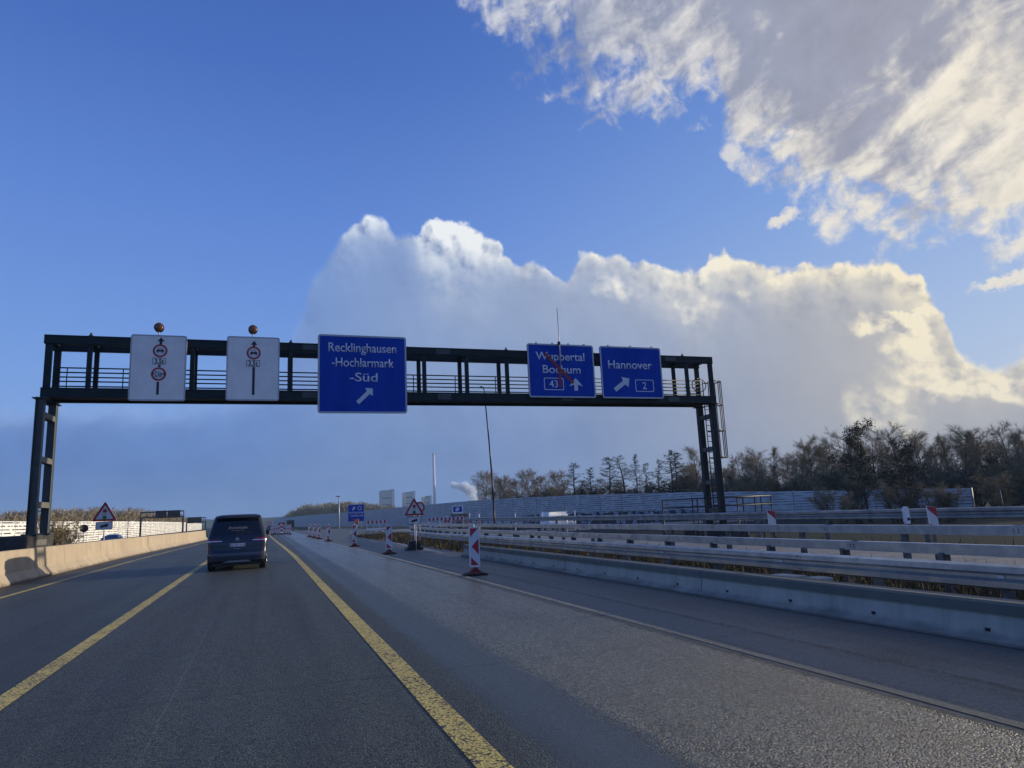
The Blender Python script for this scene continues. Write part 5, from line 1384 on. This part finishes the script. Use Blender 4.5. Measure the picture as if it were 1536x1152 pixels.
for i, (x, y, zt_, lab) in enumerate(larches):
    plant('larch%d' % (i % 3), 'larch', lab, 'tree', x, y, -1.9, zt_ + 1.9, 12.0, 'dark larches behind the noise wall', rg.uniform(0, 6.28), (.95 if i in (4, 5, 6) else 1.5))
far = [(61.1, 205, 12.2), (64.2, 200, 9.5), (68.4, 200, 10.5), (70.7, 195, 9.2), (72.7, 190, 11.4), (74.4, 185, 9.5), (76.0, 180, 10.3)]
for i, (x, y, zt_) in enumerate(far):
    plant('round%d' % (i % 2), 'bare_tree', 'round brown tree above the noise wall left of the larches', 'tree', x, y, -1.9, zt_ + 1.9, 12.0, 'round brown trees left of the larches', rg.uniform(0, 6.28), 1.1)
for i in range(12):
    f = i / 11.0
    plant('bush%d' % (i % 2), 'bare_bush', 'brown bush between the larches just above the noise wall', 'bush', 66 + 24 * f, 188 - 50 * f + 3, -1.9, rg.uniform(7.0, 9.0), 4.0, 'brown bushes between the larches', rg.uniform(0, 6.28), 1.5)
plant('ivy', 'ivy_tree', 'taller tree with dark leaf clumps and leaning stems in front of the noise wall end', 'tree', 73.0, 72, -1.9, 12.2, 12.0, None, 1.1, 1.05)
plant('ivy', 'ivy_tree', 'lower tree with dark leaf clumps close to the end of the noise wall', 'tree', 77.4, 71, -1.9, 10.0, 12.0, None, 3.9, 1.0)
for i, (x, y, h) in enumerate([(66.5, 72, 4.4), (69.8, 71, 5.2), (72.2, 67, 4.6), (75.0, 68, 5.0), (77.6, 66, 4.4), (70.4, 64, 3.6), (90.5, 68, 5.5), (93.0, 64, 6.0), (96, 60, 6.5), (91, 58, 5.0), (64.0, 68, 3.6), (73.8, 62, 3.4), (75.5, 63, 3.8)]):
    plant('bush%d' % (i % 2), 'bare_bush', 'scrubby brown bush in front of the right end of the noise wall', 'bush', x, y, -1.85, h * .9, 4.0, 'scrub at the right end of the noise wall', rg.uniform(0, 6.28), 1.25)
# scrub by the left gantry leg
for i, (x, y, h, lab) in enumerate([(-8.45, 35.4, 1.95, 'taller dark bare shrub behind the left barrier beside the gantry leg'), (-8.7, 37.0, 1.6, 'middle bare shrub behind the left barrier'), (-8.75, 39.4, 1.75, 'rightmost bare shrub behind the left barrier, before the triangle pole'), (-9.3, 33.3, 1.3, 'low dark shrub against the left gantry foundation')]):
    plant('bush%d' % (i % 2), 'bare_shrub', lab, 'bush', x, y, -.28, h + .25, 4.0, 'bare shrubs behind the left barrier', rg.uniform(0, 6.28), 1.0)

# far-off woods that read as one mass
def far_wood(label, pts, dep, n, mat, seed, tw=1.2, ww=.06):
    r_ = random.Random(seed); mb = MB()
    L = [0.0]
    for a, b_ in zip(pts[:-1], pts[1:]): L.append(L[-1] + math.dist(a[:2], b_[:2]))
    crowns = []
    for _ in range(n):
        s = r_.random() * L[-1]
        i = next(k for k in range(len(pts) - 1) if s <= L[k + 1] + 1e-6); f = (s - L[i]) / (L[i + 1] - L[i])
        a, b_ = Vector(pts[i]), Vector(pts[i + 1]); p = a.lerp(b_, f)
        q_ = r_.random() * dep; d = (b_ - a); nn = Vector((-d.y, d.x)).normalized()
        if nn.y < 0: nn = -nn
        crowns.append((p.x + nn.x * q_, p.y + nn.y * q_, p.z * r_.uniform(.72, 1.03)))
    for (x, y, h) in crowns:
        w = h * r_.uniform(.20, .32)
        for _ in range(120):
            u = r_.random() ** .7; rr = w * math.sqrt(max(.05, 1 - (1.6 * u - .75) ** 2)) * r_.random() ** .5; an = r_.uniform(0, 6.28)
            p = Vector((x + rr * math.cos(an), y + rr * math.sin(an), h * u * .95 - 1.5))
            dd = Vector((math.cos(an) * .6 + r_.uniform(-.5, .5), math.sin(an) * .6 + r_.uniform(-.5, .5), r_.uniform(.3, 1.4))).normalized()
            twig(mb, p, dd, tw * r_.uniform(.5, 1.4), ww, r_)
    return tag(obj('far_wood', mb, mat, recalc=False), label, 'wood', kind='stuff')
far_wood('brown bare wood along the skyline behind the left noise wall', [(-60, 130, 7.5), (-50, 165, 8.0), (-47, 200, 8.7), (-42, 260, 10.8), (-38, 330, 10.8), (-36, 420, 8.2)], 14, 420, M_TWIG2, 5, 1.1, .10)
far_wood('olive wood on the skyline beyond the far end of the right noise wall', [(17, 720, 10.0), (29, 650, 16.5), (44, 620, 18.5), (64, 600, 17.5), (86, 600, 15.5), (120, 600, 8.5)], 30, 260, M_TWIG2, 6, 2.6, .30)

# ================================================================ vehicles
def clampf(v, a, b_): return max(a, min(b_, v))
class Car:
    """body lofted from horizontal outlines; rear at y = 0, driving towards +y"""
    def __init__(s, levels, crown_r=0.05, crown_f=0.12):
        s.L = levels; s.cr = crown_r; s.cf = crown_f
    def at(s, z):
        L = s.L
        z = clampf(z, L[0][0], L[-1][0])
        for a, b_ in zip(L[:-1], L[1:]):
            if z <= b_[0]:
                t = (z - a[0]) / (b_[0] - a[0]); return [a[i] + (b_[i] - a[i]) * t for i in range(1, 5)]
    def rear(s, x, z, off=0.0):
        yr, yf, hw, r = s.at(z); ax = abs(x)
        y = yr + s.cr * (x / hw) ** 2
        if ax > hw - r:
            e = min(1.0, (ax - (hw - r)) / r); y += r - r * math.sqrt(max(0, 1 - e * e))
        return (x, y - off, z)
    def front(s, x, z, off=0.0):
        yr, yf, hw, r = s.at(z); ax = abs(x); r2 = r * 1.6
        y = yf - s.cf * (x / hw) ** 2
        if ax > hw - r2:
            e = min(1.0, (ax - (hw - r2)) / r2); y -= r2 - r2 * math.sqrt(max(0, 1 - e * e))
        return (x, y + off, z)
    def outline(s, z):
        yr, yf, hw, r = s.at(z); N = 20
        xs = [hw * math.sin(math.pi / 2 * (2 * k / N - 1)) for k in range(N + 1)]
        a = [s.rear(x, z) for x in xs]; c = [s.front(x, z) for x in reversed(xs)]
        M_ = 10
        b_ = [(hw, a[-1][1] + (c[0][1] - a[-1][1]) * k / M_, z) for k in range(1, M_)]
        d = [(-hw, c[-1][1] + (a[0][1] - c[-1][1]) * k / M_, z) for k in range(1, M_)]
        return a + b_ + c + d
    def body(s):
        zs = []
        for a, b_ in zip(s.L[:-1], s.L[1:]):
            n = max(1, int((b_[0] - a[0]) / .07)); zs += [a[0] + (b_[0] - a[0]) * k / n for k in range(n)]
        zs.append(s.L[-1][0])
        mb = MB(); rows = [s.outline(z) for z in zs]
        mb.grid(rows, True, True)
        mb.face(list(reversed(rows[0]))); mb.face(rows[-1], True)
        return mb
    def patch_rear(s, fx0, fx1, z0, z1, off=.006, n=14, m=6, absx=False):
        mb = MB(); rows = []
        for j in range(m + 1):
            z = z0 + (z1 - z0) * j / m; hw = s.at(z)[2]
            rows.append([s.rear((fx0 + (fx1 - fx0) * k / n) * (1 if absx else hw), z, off) for k in range(n + 1)])
        mb.grid(rows, True); return mb
    def patch_front(s, fx0, fx1, z0, z1, off=.006, n=14, m=6):
        mb = MB(); rows = []
        for j in range(m + 1):
            z = z0 + (z1 - z0) * j / m; hw = s.at(z)[2]
            rows.append([s.front((fx0 + (fx1 - fx0) * k / n) * hw, z, off) for k in range(n + 1)])
        mb.grid(rows, True); return mb
    def patch_side(s, sg_, y0f, y1f, z0, z1, off=.005, m=5):
        """y0f / y1f: functions of z or numbers (rear and front limit)"""
        mb = MB(); rows = []
        for j in range(m + 1):
            z = z0 + (z1 - z0) * j / m; hw = s.at(z)[2] + off
            a = y0f(z) if callable(y0f) else y0f; b_ = y1f(z) if callable(y1f) else y1f
            rows.append([(sg_ * hw, a + (b_ - a) * k / 6, z) for k in range(7)])
        mb.grid(rows, True); return mb
def wheel(t, x, y, r, w, sg_):
    mb = MB()
    prof = [(-w / 2, r * .62), (-w / 2, r * .93), (-w / 2 + .03, r), (w / 2 - .03, r), (w / 2, r * .93), (w / 2, r * .62)]
    rows = [[(x + a, y + b_ * math.cos(2 * math.pi * k / 28), r + b_ * math.sin(2 * math.pi * k / 28)) for k in range(28)] for a, b_ in prof]
    mb.grid(rows, True, True); ty = obj('wheel', mb, M_TYRE, t)
    rm = MB(); xo = x + sg_ * w * .40
    rm.tube((x - sg_ * w * .45, y, r), (xo, y, r), r * .63, n=28)
    for k in range(5):
        a = 2 * math.pi * k / 5; rm.tube((xo + sg_ * .012, y, r), (xo + sg_ * .012, y + r * .58 * math.cos(a), r + r * .58 * math.sin(a)), .035, n=5)
    obj('rim', rm, M_RIM, ty)
def arch(t, hw, y, r, sg_):
    mb = MB(); pts = [(y + r * math.cos(math.pi * k / 16), r * .80 + r * math.sin(math.pi * k / 16)) for k in range(17)]
    mb.prism([(a, max(.24, b_)) for a, b_ in pts] + [(y - r, .24), (y + r, .24)], lambda a, b_, tt: (tt, a, b_), sg_ * (hw - .06), sg_ * (hw + .004))
    obj('wheel_arch', mb, M_PLASTIC, t)

# ---- the dark blue people carrier ahead
van = thing('people_carrier', 'dark blue people carrier driving ahead in the middle lane, seen from behind', 'car', (-0.86, 26.75, 0.0), R(0.4))
C = Car([(0.26, .16, 4.95, .86, .12), (0.34, .03, 5.12, .93, .16), (0.50, .00, 5.17, .955, .18), (0.62, .02, 5.17, .965, .16), (0.70, .06, 5.16, .965, .14), (0.92, .07, 5.10, .968, .13), (1.04, .10, 4.98, .965, .13), (1.10, .12, 4.35, .955, .13), (1.22, .17, 4.18, .935, .14),
         (1.50, .30, 3.78, .865, .16), (1.70, .40, 3.42, .81, .18), (1.80, .42, 3.18, .775, .22), (1.87, .48, 2.95, .72, .28), (1.905, .72, 2.6, .58, .34), (1.915, 1.1, 2.2, .35, .3)], .05, .22)
obj('body', C.body(), M_CARBLUE, van)
obj('rear_window', C.patch_rear(-.84, .84, 1.22, 1.72), M_GLASS, van)
tg = obj('tailgate', C.patch_rear(-.80, .80, .62, 1.17, .004), M_CARBLUE, van)
for sg_ in (-1, 1):
    obj('panel_gap', C.patch_rear(min(sg_ * .805, sg_ * .817), max(sg_ * .805, sg_ * .817), .62, 1.17, .007, 1, 6), M_PLASTIC, van)
obj('panel_gap', C.patch_rear(-.81, .81, .612, .622, .007, 14, 1), M_PLASTIC, van)
sp = MB(); pts = [(-.70, 0), (.70, 0)]
sp.grid([[( .74 * (k / 10 - .5) * 2, .30 - .02 + .05 * ((k / 10 - .5) * 2) ** 2, z) for k in range(11)] for z in (1.775, 1.80)] + [[(.72 * (k / 10 - .5) * 2, .75, 1.865) for k in range(11)]], True)
obj('roof_spoiler', sp, M_PLASTIC, van)
mb = C.patch_rear(-.10, .10, 1.775, 1.79, .02, 6, 1); obj('brake_light', mb, M_TAIL, van)
for sg_ in (-1, 1):
    obj('tail_lamp', C.patch_rear(min(sg_ * .60, sg_ * .995), max(sg_ * .60, sg_ * .995), .97, 1.08, .010, 10, 3), M_TAIL, van)
    obj('lamp_strip', C.patch_rear(min(sg_ * .50, sg_ * .985), max(sg_ * .50, sg_ * .985), .995, 1.015, .016, 10, 1), M_CHROME, van)
    obj('side_window', C.patch_side(sg_, lambda z: .62 + (z - 1.15) * .30, lambda z: 4.1 - (z - 1.22) * 1.35, 1.20, 1.68), M_GLASS, van)
    mb = MB(); mb.box(min(sg_ * .93, sg_ * 1.10), max(sg_ * .93, sg_ * 1.10), 3.90, 3.99, 1.10, 1.28); o = obj('wing_mirror', mb, M_CARBLUE, van); bevel(o, .03, 3)
    mb = MB(); mb.box(min(sg_ * .95, sg_ * 1.08), max(sg_ * .95, sg_ * 1.08), 3.885, 3.898, 1.13, 1.26); obj('mirror_glass', mb, M_GLASS, o)
    for yy in (.92, 4.05):
        arch(van, .962, yy, .40, sg_); wheel(van, sg_ * .845, yy, .345, .235, sg_)
    obj('head_lamp', C.patch_front(min(sg_ * .5, sg_ * .95), max(sg_ * .5, sg_ * .95), .78, .92), M_CHROME, van)
    mb = MB(); zz = .60; rf = C.patch_rear(min(sg_ * .72, sg_ * .90), max(sg_ * .72, sg_ * .90), .40, .43, .008, 6, 1); obj('reflector_strip', rf, M_TAIL, van)
obj('windscreen', C.patch_front(-.93, .93, 1.24, 1.72), M_GLASS, van)
obj('rear_bumper', C.patch_rear(-.97, .97, .34, .60, .010, 20, 4), pbr('bumper_paint', (0.030, 0.042, 0.072), .35, .3, coat=.6), van)
mb = MB(); mb.prism([(-.46, .285), (.46, .285), (.34, .345), (-.28, .345)], lambda a, b_, tt: (a, tt, b_), -.02, .03); obj('underbody_trim', mb, M_GREYTRIM, van)
mb = MB(); mb.box(-.80, .80, .2, 4.9, .17, .27); obj('underbody', mb, M_PLASTIC, van)
px_ = MB(); yb = C.rear(0, .86)[1]
px_.box(-.26, .26, yb - .022, yb - .008, .805, .915); pt = obj('number_plate', px_, M_PLATE, van)
link('plate_lettering', text_mesh('SL XY 112', -.205, .235, .828, .062, 0.012, yb - .024, .003), M_BLACK, pt)
mb = MB(); mb.box(-.257, -.220, yb - .0245, yb - .0222, .81, .91); obj('plate_blue_band', mb, M_BLUE, pt)
mb = MB(); yb2 = C.rear(0, 1.05)[1] - .012
eo, ei = circ(.060, 0, 1.055, 20), circ(.050, 0, 1.055, 20)
em = ring(eo, ei, yb2 - .006, yb2 + .004)
for a, b_ in (((-.036, 1.09), (-.012, 1.058)), ((-.012, 1.058), (0, 1.085)), ((0, 1.085), (.012, 1.058)), ((.012, 1.058), (.036, 1.09)), ((-.044, 1.066), (-.020, 1.016)), ((-.020, 1.016), (0, 1.052)), ((0, 1.052), (.020, 1.016)), ((.020, 1.016), (.044, 1.066))):
    em.tube((a[0], yb2 - .003, a[1]), (b_[0], yb2 - .003, b_[1]), .0055, n=5)
obj('emblem', em, M_CHROME, van)
mb = MB(); lw = [(-.12 + .24 * k / 12) for k in range(13)]
mb.box(-.11, .11, C.rear(0, .735)[1] - .014, C.rear(0, .735)[1] - .006, .728, .738); obj('model_lettering', mb, M_CHROME, van)
# pale script decal on the rear window
mb = MB(); rgs = random.Random(2); pts = []
for k in range(64):
    u = k / 63.0
    x = -.30 + .60 * u + .030 * math.sin(k * 1.35 + .6)
    z = 1.43 + .030 * math.cos(k * 1.35) * (1.0 if k > 6 else 2.0) + .012 * math.sin(k * .37)
    pts.append(C.rear(x, z, .012))
mb.path(pts, .0045, 5); obj('script_decal', mb, pbr('pale_decal', (.26, .27, .29), .5), van)
mb = MB(); mb.path([C.rear(-.20 + .42 * k / 10, 1.345 + .008 * math.sin(k), .012) for k in range(11)], .004, 5); obj('decal_underline', mb, pbr('dim_decal', (.26, .27, .22), .5), van)
mb = MB(); mb.path([C.rear(-.02 + .50 * k / 8, 1.235 + .02 * math.sin(k * .4), .018) for k in range(9)], .010, 5); obj('rear_wiper', mb, M_PLASTIC, van)

# ---- cars on the opposite carriageway (coming towards the camera)
def small_car(label, loc, rot, paint_, h=1.45, L=4.4, group=None):
    t = thing('passenger_car', label, 'car', loc, rot, group)
    k = h / 1.45
    c = Car([(.22 * k, .2, L - .2, .78, .1), (.32 * k, .04, L - .04, .85, .16), (.55 * k, 0, L, .88, .16), (.80 * k, .06, L - .12, .88, .15), (.93 * k, .14, L - 1.1, .86, .14), (1.20 * k, .42, L - 1.75, .72, .16), (1.38 * k, .8, L - 2.2, .60, .2), (1.45 * k, 1.2, L - 2.6, .42, .2)], .05, .2)
    obj('body', c.body(), paint_, t)
    obj('windscreen', c.patch_front(-.9, .9, .97 * k, 1.34 * k), M_GLASS, t); obj('rear_window', c.patch_rear(-.85, .85, .98 * k, 1.32 * k), M_GLASS, t)
    for sg_ in (-1, 1):
        obj('side_window', c.patch_side(sg_, lambda z: .62 + (z - .95) * .9, lambda z: L - 1.25 - (z - .95) * 2.2, .97 * k, 1.32 * k), M_GLASS, t)
        obj('head_lamp', c.patch_front(min(sg_ * .55, sg_ * .97), max(sg_ * .55, sg_ * .97), .62 * k, .74 * k), M_CHROME, t)
        obj('tail_lamp', c.patch_rear(min(sg_ * .6, sg_ * .97), max(sg_ * .6, sg_ * .97), .72 * k, .84 * k), M_TAIL, t)
        mb = MB(); mb.box(min(sg_ * .86, sg_ * 1.0), max(sg_ * .86, sg_ * 1.0), L - 1.75, L - 1.63, .92 * k, 1.05 * k); o = obj('wing_mirror', mb, paint_, t); bevel(o, .03, 2)
        for yy in (.78, L - .82):
            arch(t, .875, yy, .34, sg_); wheel(t, sg_ * .79, yy, .31, .2, sg_)
    return t
small_car('dark blue car at the left photo edge coming the other way behind the barrier', (-17.6, 66.5, -.246), R(180), M_CARGREY, 1.50)
small_car('low dark sports car coming the other way under the left warning triangle', (-15.8, 92.0, -.246), R(180), pbr('black_car_paint', (.010, .014, .026), .25, .2, coat=1.0), 1.36)
# ---- white panel van on the ramp
wv = thing('panel_van', 'white panel van with pale blue rear half driving right on the ramp', 'van', (37.9, 96.5, -1.20), R(-66))
c = Car([(.30, .1, 5.6, .92, .1), (.45, 0, 5.72, .97, .12), (.95, 0, 5.70, .99, .12), (1.12, .02, 5.35, .985, .12), (1.30, .03, 4.98, .97, .12), (1.95, .06, 4.45, .93, .14), (2.35, .10, 4.15, .89, .16), (2.52, .2, 3.9, .80, .2)], .04, .25)
obj('body', c.body(), M_CARWHITE, wv)
obj('windscreen', c.patch_front(-.92, .92, 1.32, 2.0), M_GLASS, wv)
for sg_ in (-1, 1):
    obj('cab_window', c.patch_side(sg_, 3.55, lambda z: 4.75 - (z - 1.35) * .6, 1.33, 1.95), M_GLASS, wv)
    obj('side_window', c.patch_side(sg_, 1.7, 2.5, 1.33, 1.95), M_GLASS, wv); obj('side_window', c.patch_side(sg_, 2.62, 3.42, 1.33, 1.95), M_GLASS, wv)
    obj('blue_panel', c.patch_side(sg_, .1, 1.6, .55, 2.40, .006), M_CARLIGHTBLUE, wv)
    for yy in (.95, 4.55):
        arch(wv, .985, yy, .42, sg_); wheel(wv, sg_ * .86, yy, .35, .24, sg_)
    obj('head_lamp', c.patch_front(min(sg_ * .6, sg_ * .97), max(sg_ * .6, sg_ * .97), .85, 1.02), M_CHROME, wv)
# ---- lorries in the distance
def lorry(label, x, y, boxmat, w=2.5, h=3.6, L=7.5):
    t = thing('lorry', label, 'lorry', (x, y, zroad(y)))
    mb = MB(); mb.box(-w / 2, w / 2, 0, L, .95, h); o = obj('cargo_box', mb, boxmat, t); bevel(o, .05)
    mb = MB(); mb.box(-w / 2 + .1, w / 2 - .1, L + .25, L + 2.2, .55, 3.0); o = obj('cab', mb, M_CARWHITE, t); bevel(o, .15, 3)
    mb = MB(); mb.box(-.45, .45, .1, L + 2, .6, .93); obj('chassis', mb, M_PLASTIC, t)
    mb = MB(); mb.box(-1.15, 1.15, -.06, .04, .48, .72); obj('underrun_bar', mb, M_TAIL, t)
    for yy in (.9, 2.2, L + 1.3):
        for sg_ in (-1, 1): wheel(t, sg_ * (w / 2 - .2), yy, .48, .3, sg_)
    return t
lorry('dark covered lorry far ahead under the end of the grey noise wall', 8.75, 262, M_TRUCK)
lorry('white and red lorry far ahead just right of the dark blue van', 2.2, 330, pbr('pale_red_lorry_box', (.50, .30, .30), .5), 2.5, 3.9)
small_car('dark car far ahead between the van and the arrow board', (1.5, 160, zroad(160)), R(0), M_CARGREY, 1.5)

# ================================================================ far sign gantries on the left, power station, steam
def far_gantry(label, x0, x1, y, z0, z1, boards, zb):
    t = thing('far_gantry', label, 'gantry', ((x0 + x1) / 2, y, 0)); o_ = (x0 + x1) / 2; w = (x1 - x0) / 2
    for zz in (z0, z1):
        mb = MB(); mb.box(-w, w, -.12, .12, zz - .14, zz + .14); obj('chord', mb, M_MAST, t)
    n = 7
    for k in range(n + 1):
        mb = MB(); xx = -w + 2 * w * k / n; mb.box(xx - .07, xx + .07, -.10, .10, z0, z1); obj('upright', mb, M_MAST, t)
    for sg_ in (-1, 1):
        mb = MB(); mb.box(sg_ * w * .98 - .16, sg_ * w * .98 + .16, -.5, .5, zb, z0); obj('leg', mb, M_MAST, t)
    for a, b_ in boards:
        mb = MB(); mb.box(-w + 2 * w * a, -w + 2 * w * b_, -.24, -.14, z0 - .25, z1 + .25); obj('sign_board', mb, M_TRUCK, t)
    return t
far_gantry('nearer dark sign gantry over the opposite carriageway with two wide boards', -27.6, -18.3, 190, 4.1, 5.35, [(.34, .60), (.62, .92)], -1.0)
far_gantry('farther small dark sign gantry left of the van', -24.3, -18.4, 262, 2.9, 4.35, [(.05, .78)], -1.5)
def tower(name, label, x, y, r, z1, mat, n=24, r1=None, bands=None):
    t = thing(name, label, 'chimney', (x, y, -10))
    mb = MB(); mb.tube((0, 0, 0), (0, 0, z1 + 10), r, r1 or r, n); obj('shaft', mb, mat, t)
    mb = MB(); mb.tube((0, 0, z1 + 10), (0, 0, z1 + 12.5), (r1 or r) * 1.12, n=n); obj('rim', mb, M_STACK2, t)
    return t
tower('chimney', 'tall slim pale power station chimney on the horizon', 342, 1500, 3.4, 130, M_STACK, 20, 2.4)
def block(label, x0, x1, y, z1, z2):
    t = thing('power_station_block', label, 'building', ((x0 + x1) / 2, y, -10))
    w = (x1 - x0) / 2
    mb = MB(); mb.box(-w, w * .55, 0, 40, 0, z1 + 10); obj('boiler_house', mb, M_STACK2, t)
    mb = MB(); mb.box(w * .56, w, -4, 36, 0, z1 + 12); obj('stair_tower', mb, M_STACK, t)
    for k in range(4):
        mb = MB(); mb.box(-w * .9, w * .45, -.5, 0, 12 + k * 13, 14 + k * 13); obj('window_band', mb, M_PLASTIC, t)
    return t
block('pale block of the power station with sunlit stair tower, left of the chimney', 231, 256, 1500, 58, 0)
block('middle grey power station block just left of the chimney', 280, 300, 1500, 53, 0)
block('small pale power station block at the foot of the chimney', 321, 335, 1500, 42, 0)
# steam plume above the wood
def steam():
    mb = MB()
    x0, x1, y0, y1, z0, z1 = 372, 446, 1470, 1540, 18, 82
    mb.box(x0, x1, y0, y1, z0, z1)
    m = bpy.data.materials.new('white_steam'); m.use_nodes = True; nt = m.node_tree; nt.nodes.clear(); q = G(nt)
    p = q.node('ShaderNodeNewGeometry').outputs['Position']
    d = None
    for (cx, cz, r) in ((430, 34, 13), (424, 50, 15), (412, 60, 14), (400, 60, 10), (388, 64, 10), (440, 26, 10)):
        k = q.step(q.v('LENGTH', q.v('MULTIPLY', q.v('SUBTRACT', q.v('ADD', p, q.v('SCALE', q.v('SUBTRACT', q.noise(p, .05, 4.0, .6, out='Color'), (.5, .5, .5)), scale=20.0)), (cx, 1505, cz)), (1, .6, 1))), r, r * .45)
        d = k if d is None else q.m('MAXIMUM', d, k)
    vol = q.node('ShaderNodeVolumePrincipled'); q.put(vol.inputs['Density'], q.m('MULTIPLY', d, .16)); vol.inputs['Color'].default_value = (.80, .88, 1.0, 1); vol.inputs['Anisotropy'].default_value = .2
    o = q.node('ShaderNodeOutputMaterial'); nt.links.new(vol.outputs[0], o.inputs['Volume'])
    tag(obj('steam', mb, m), 'white steam plume drifting left above the grey noise wall', 'steam', kind='stuff')
steam()
SC.cycles.volume_bounces = 3
mb = MB(); mb.box(-2700, 2700, -450, 2300, -12, 150)
def haze():
    m = bpy.data.materials.new('thin_winter_haze'); m.use_nodes = True; nt = m.node_tree; nt.nodes.clear(); q = G(nt)
    vol = q.node('ShaderNodeVolumePrincipled'); vol.inputs['Density'].default_value = 0.00018
    vol.inputs['Color'].default_value = (.52, .77, 1.0, 1); vol.inputs['Anisotropy'].default_value = 0.0
    o = q.node('ShaderNodeOutputMaterial'); nt.links.new(vol.outputs[0], o.inputs['Volume'])
    return m
tag(obj('haze', mb, haze()), kind='stuff')
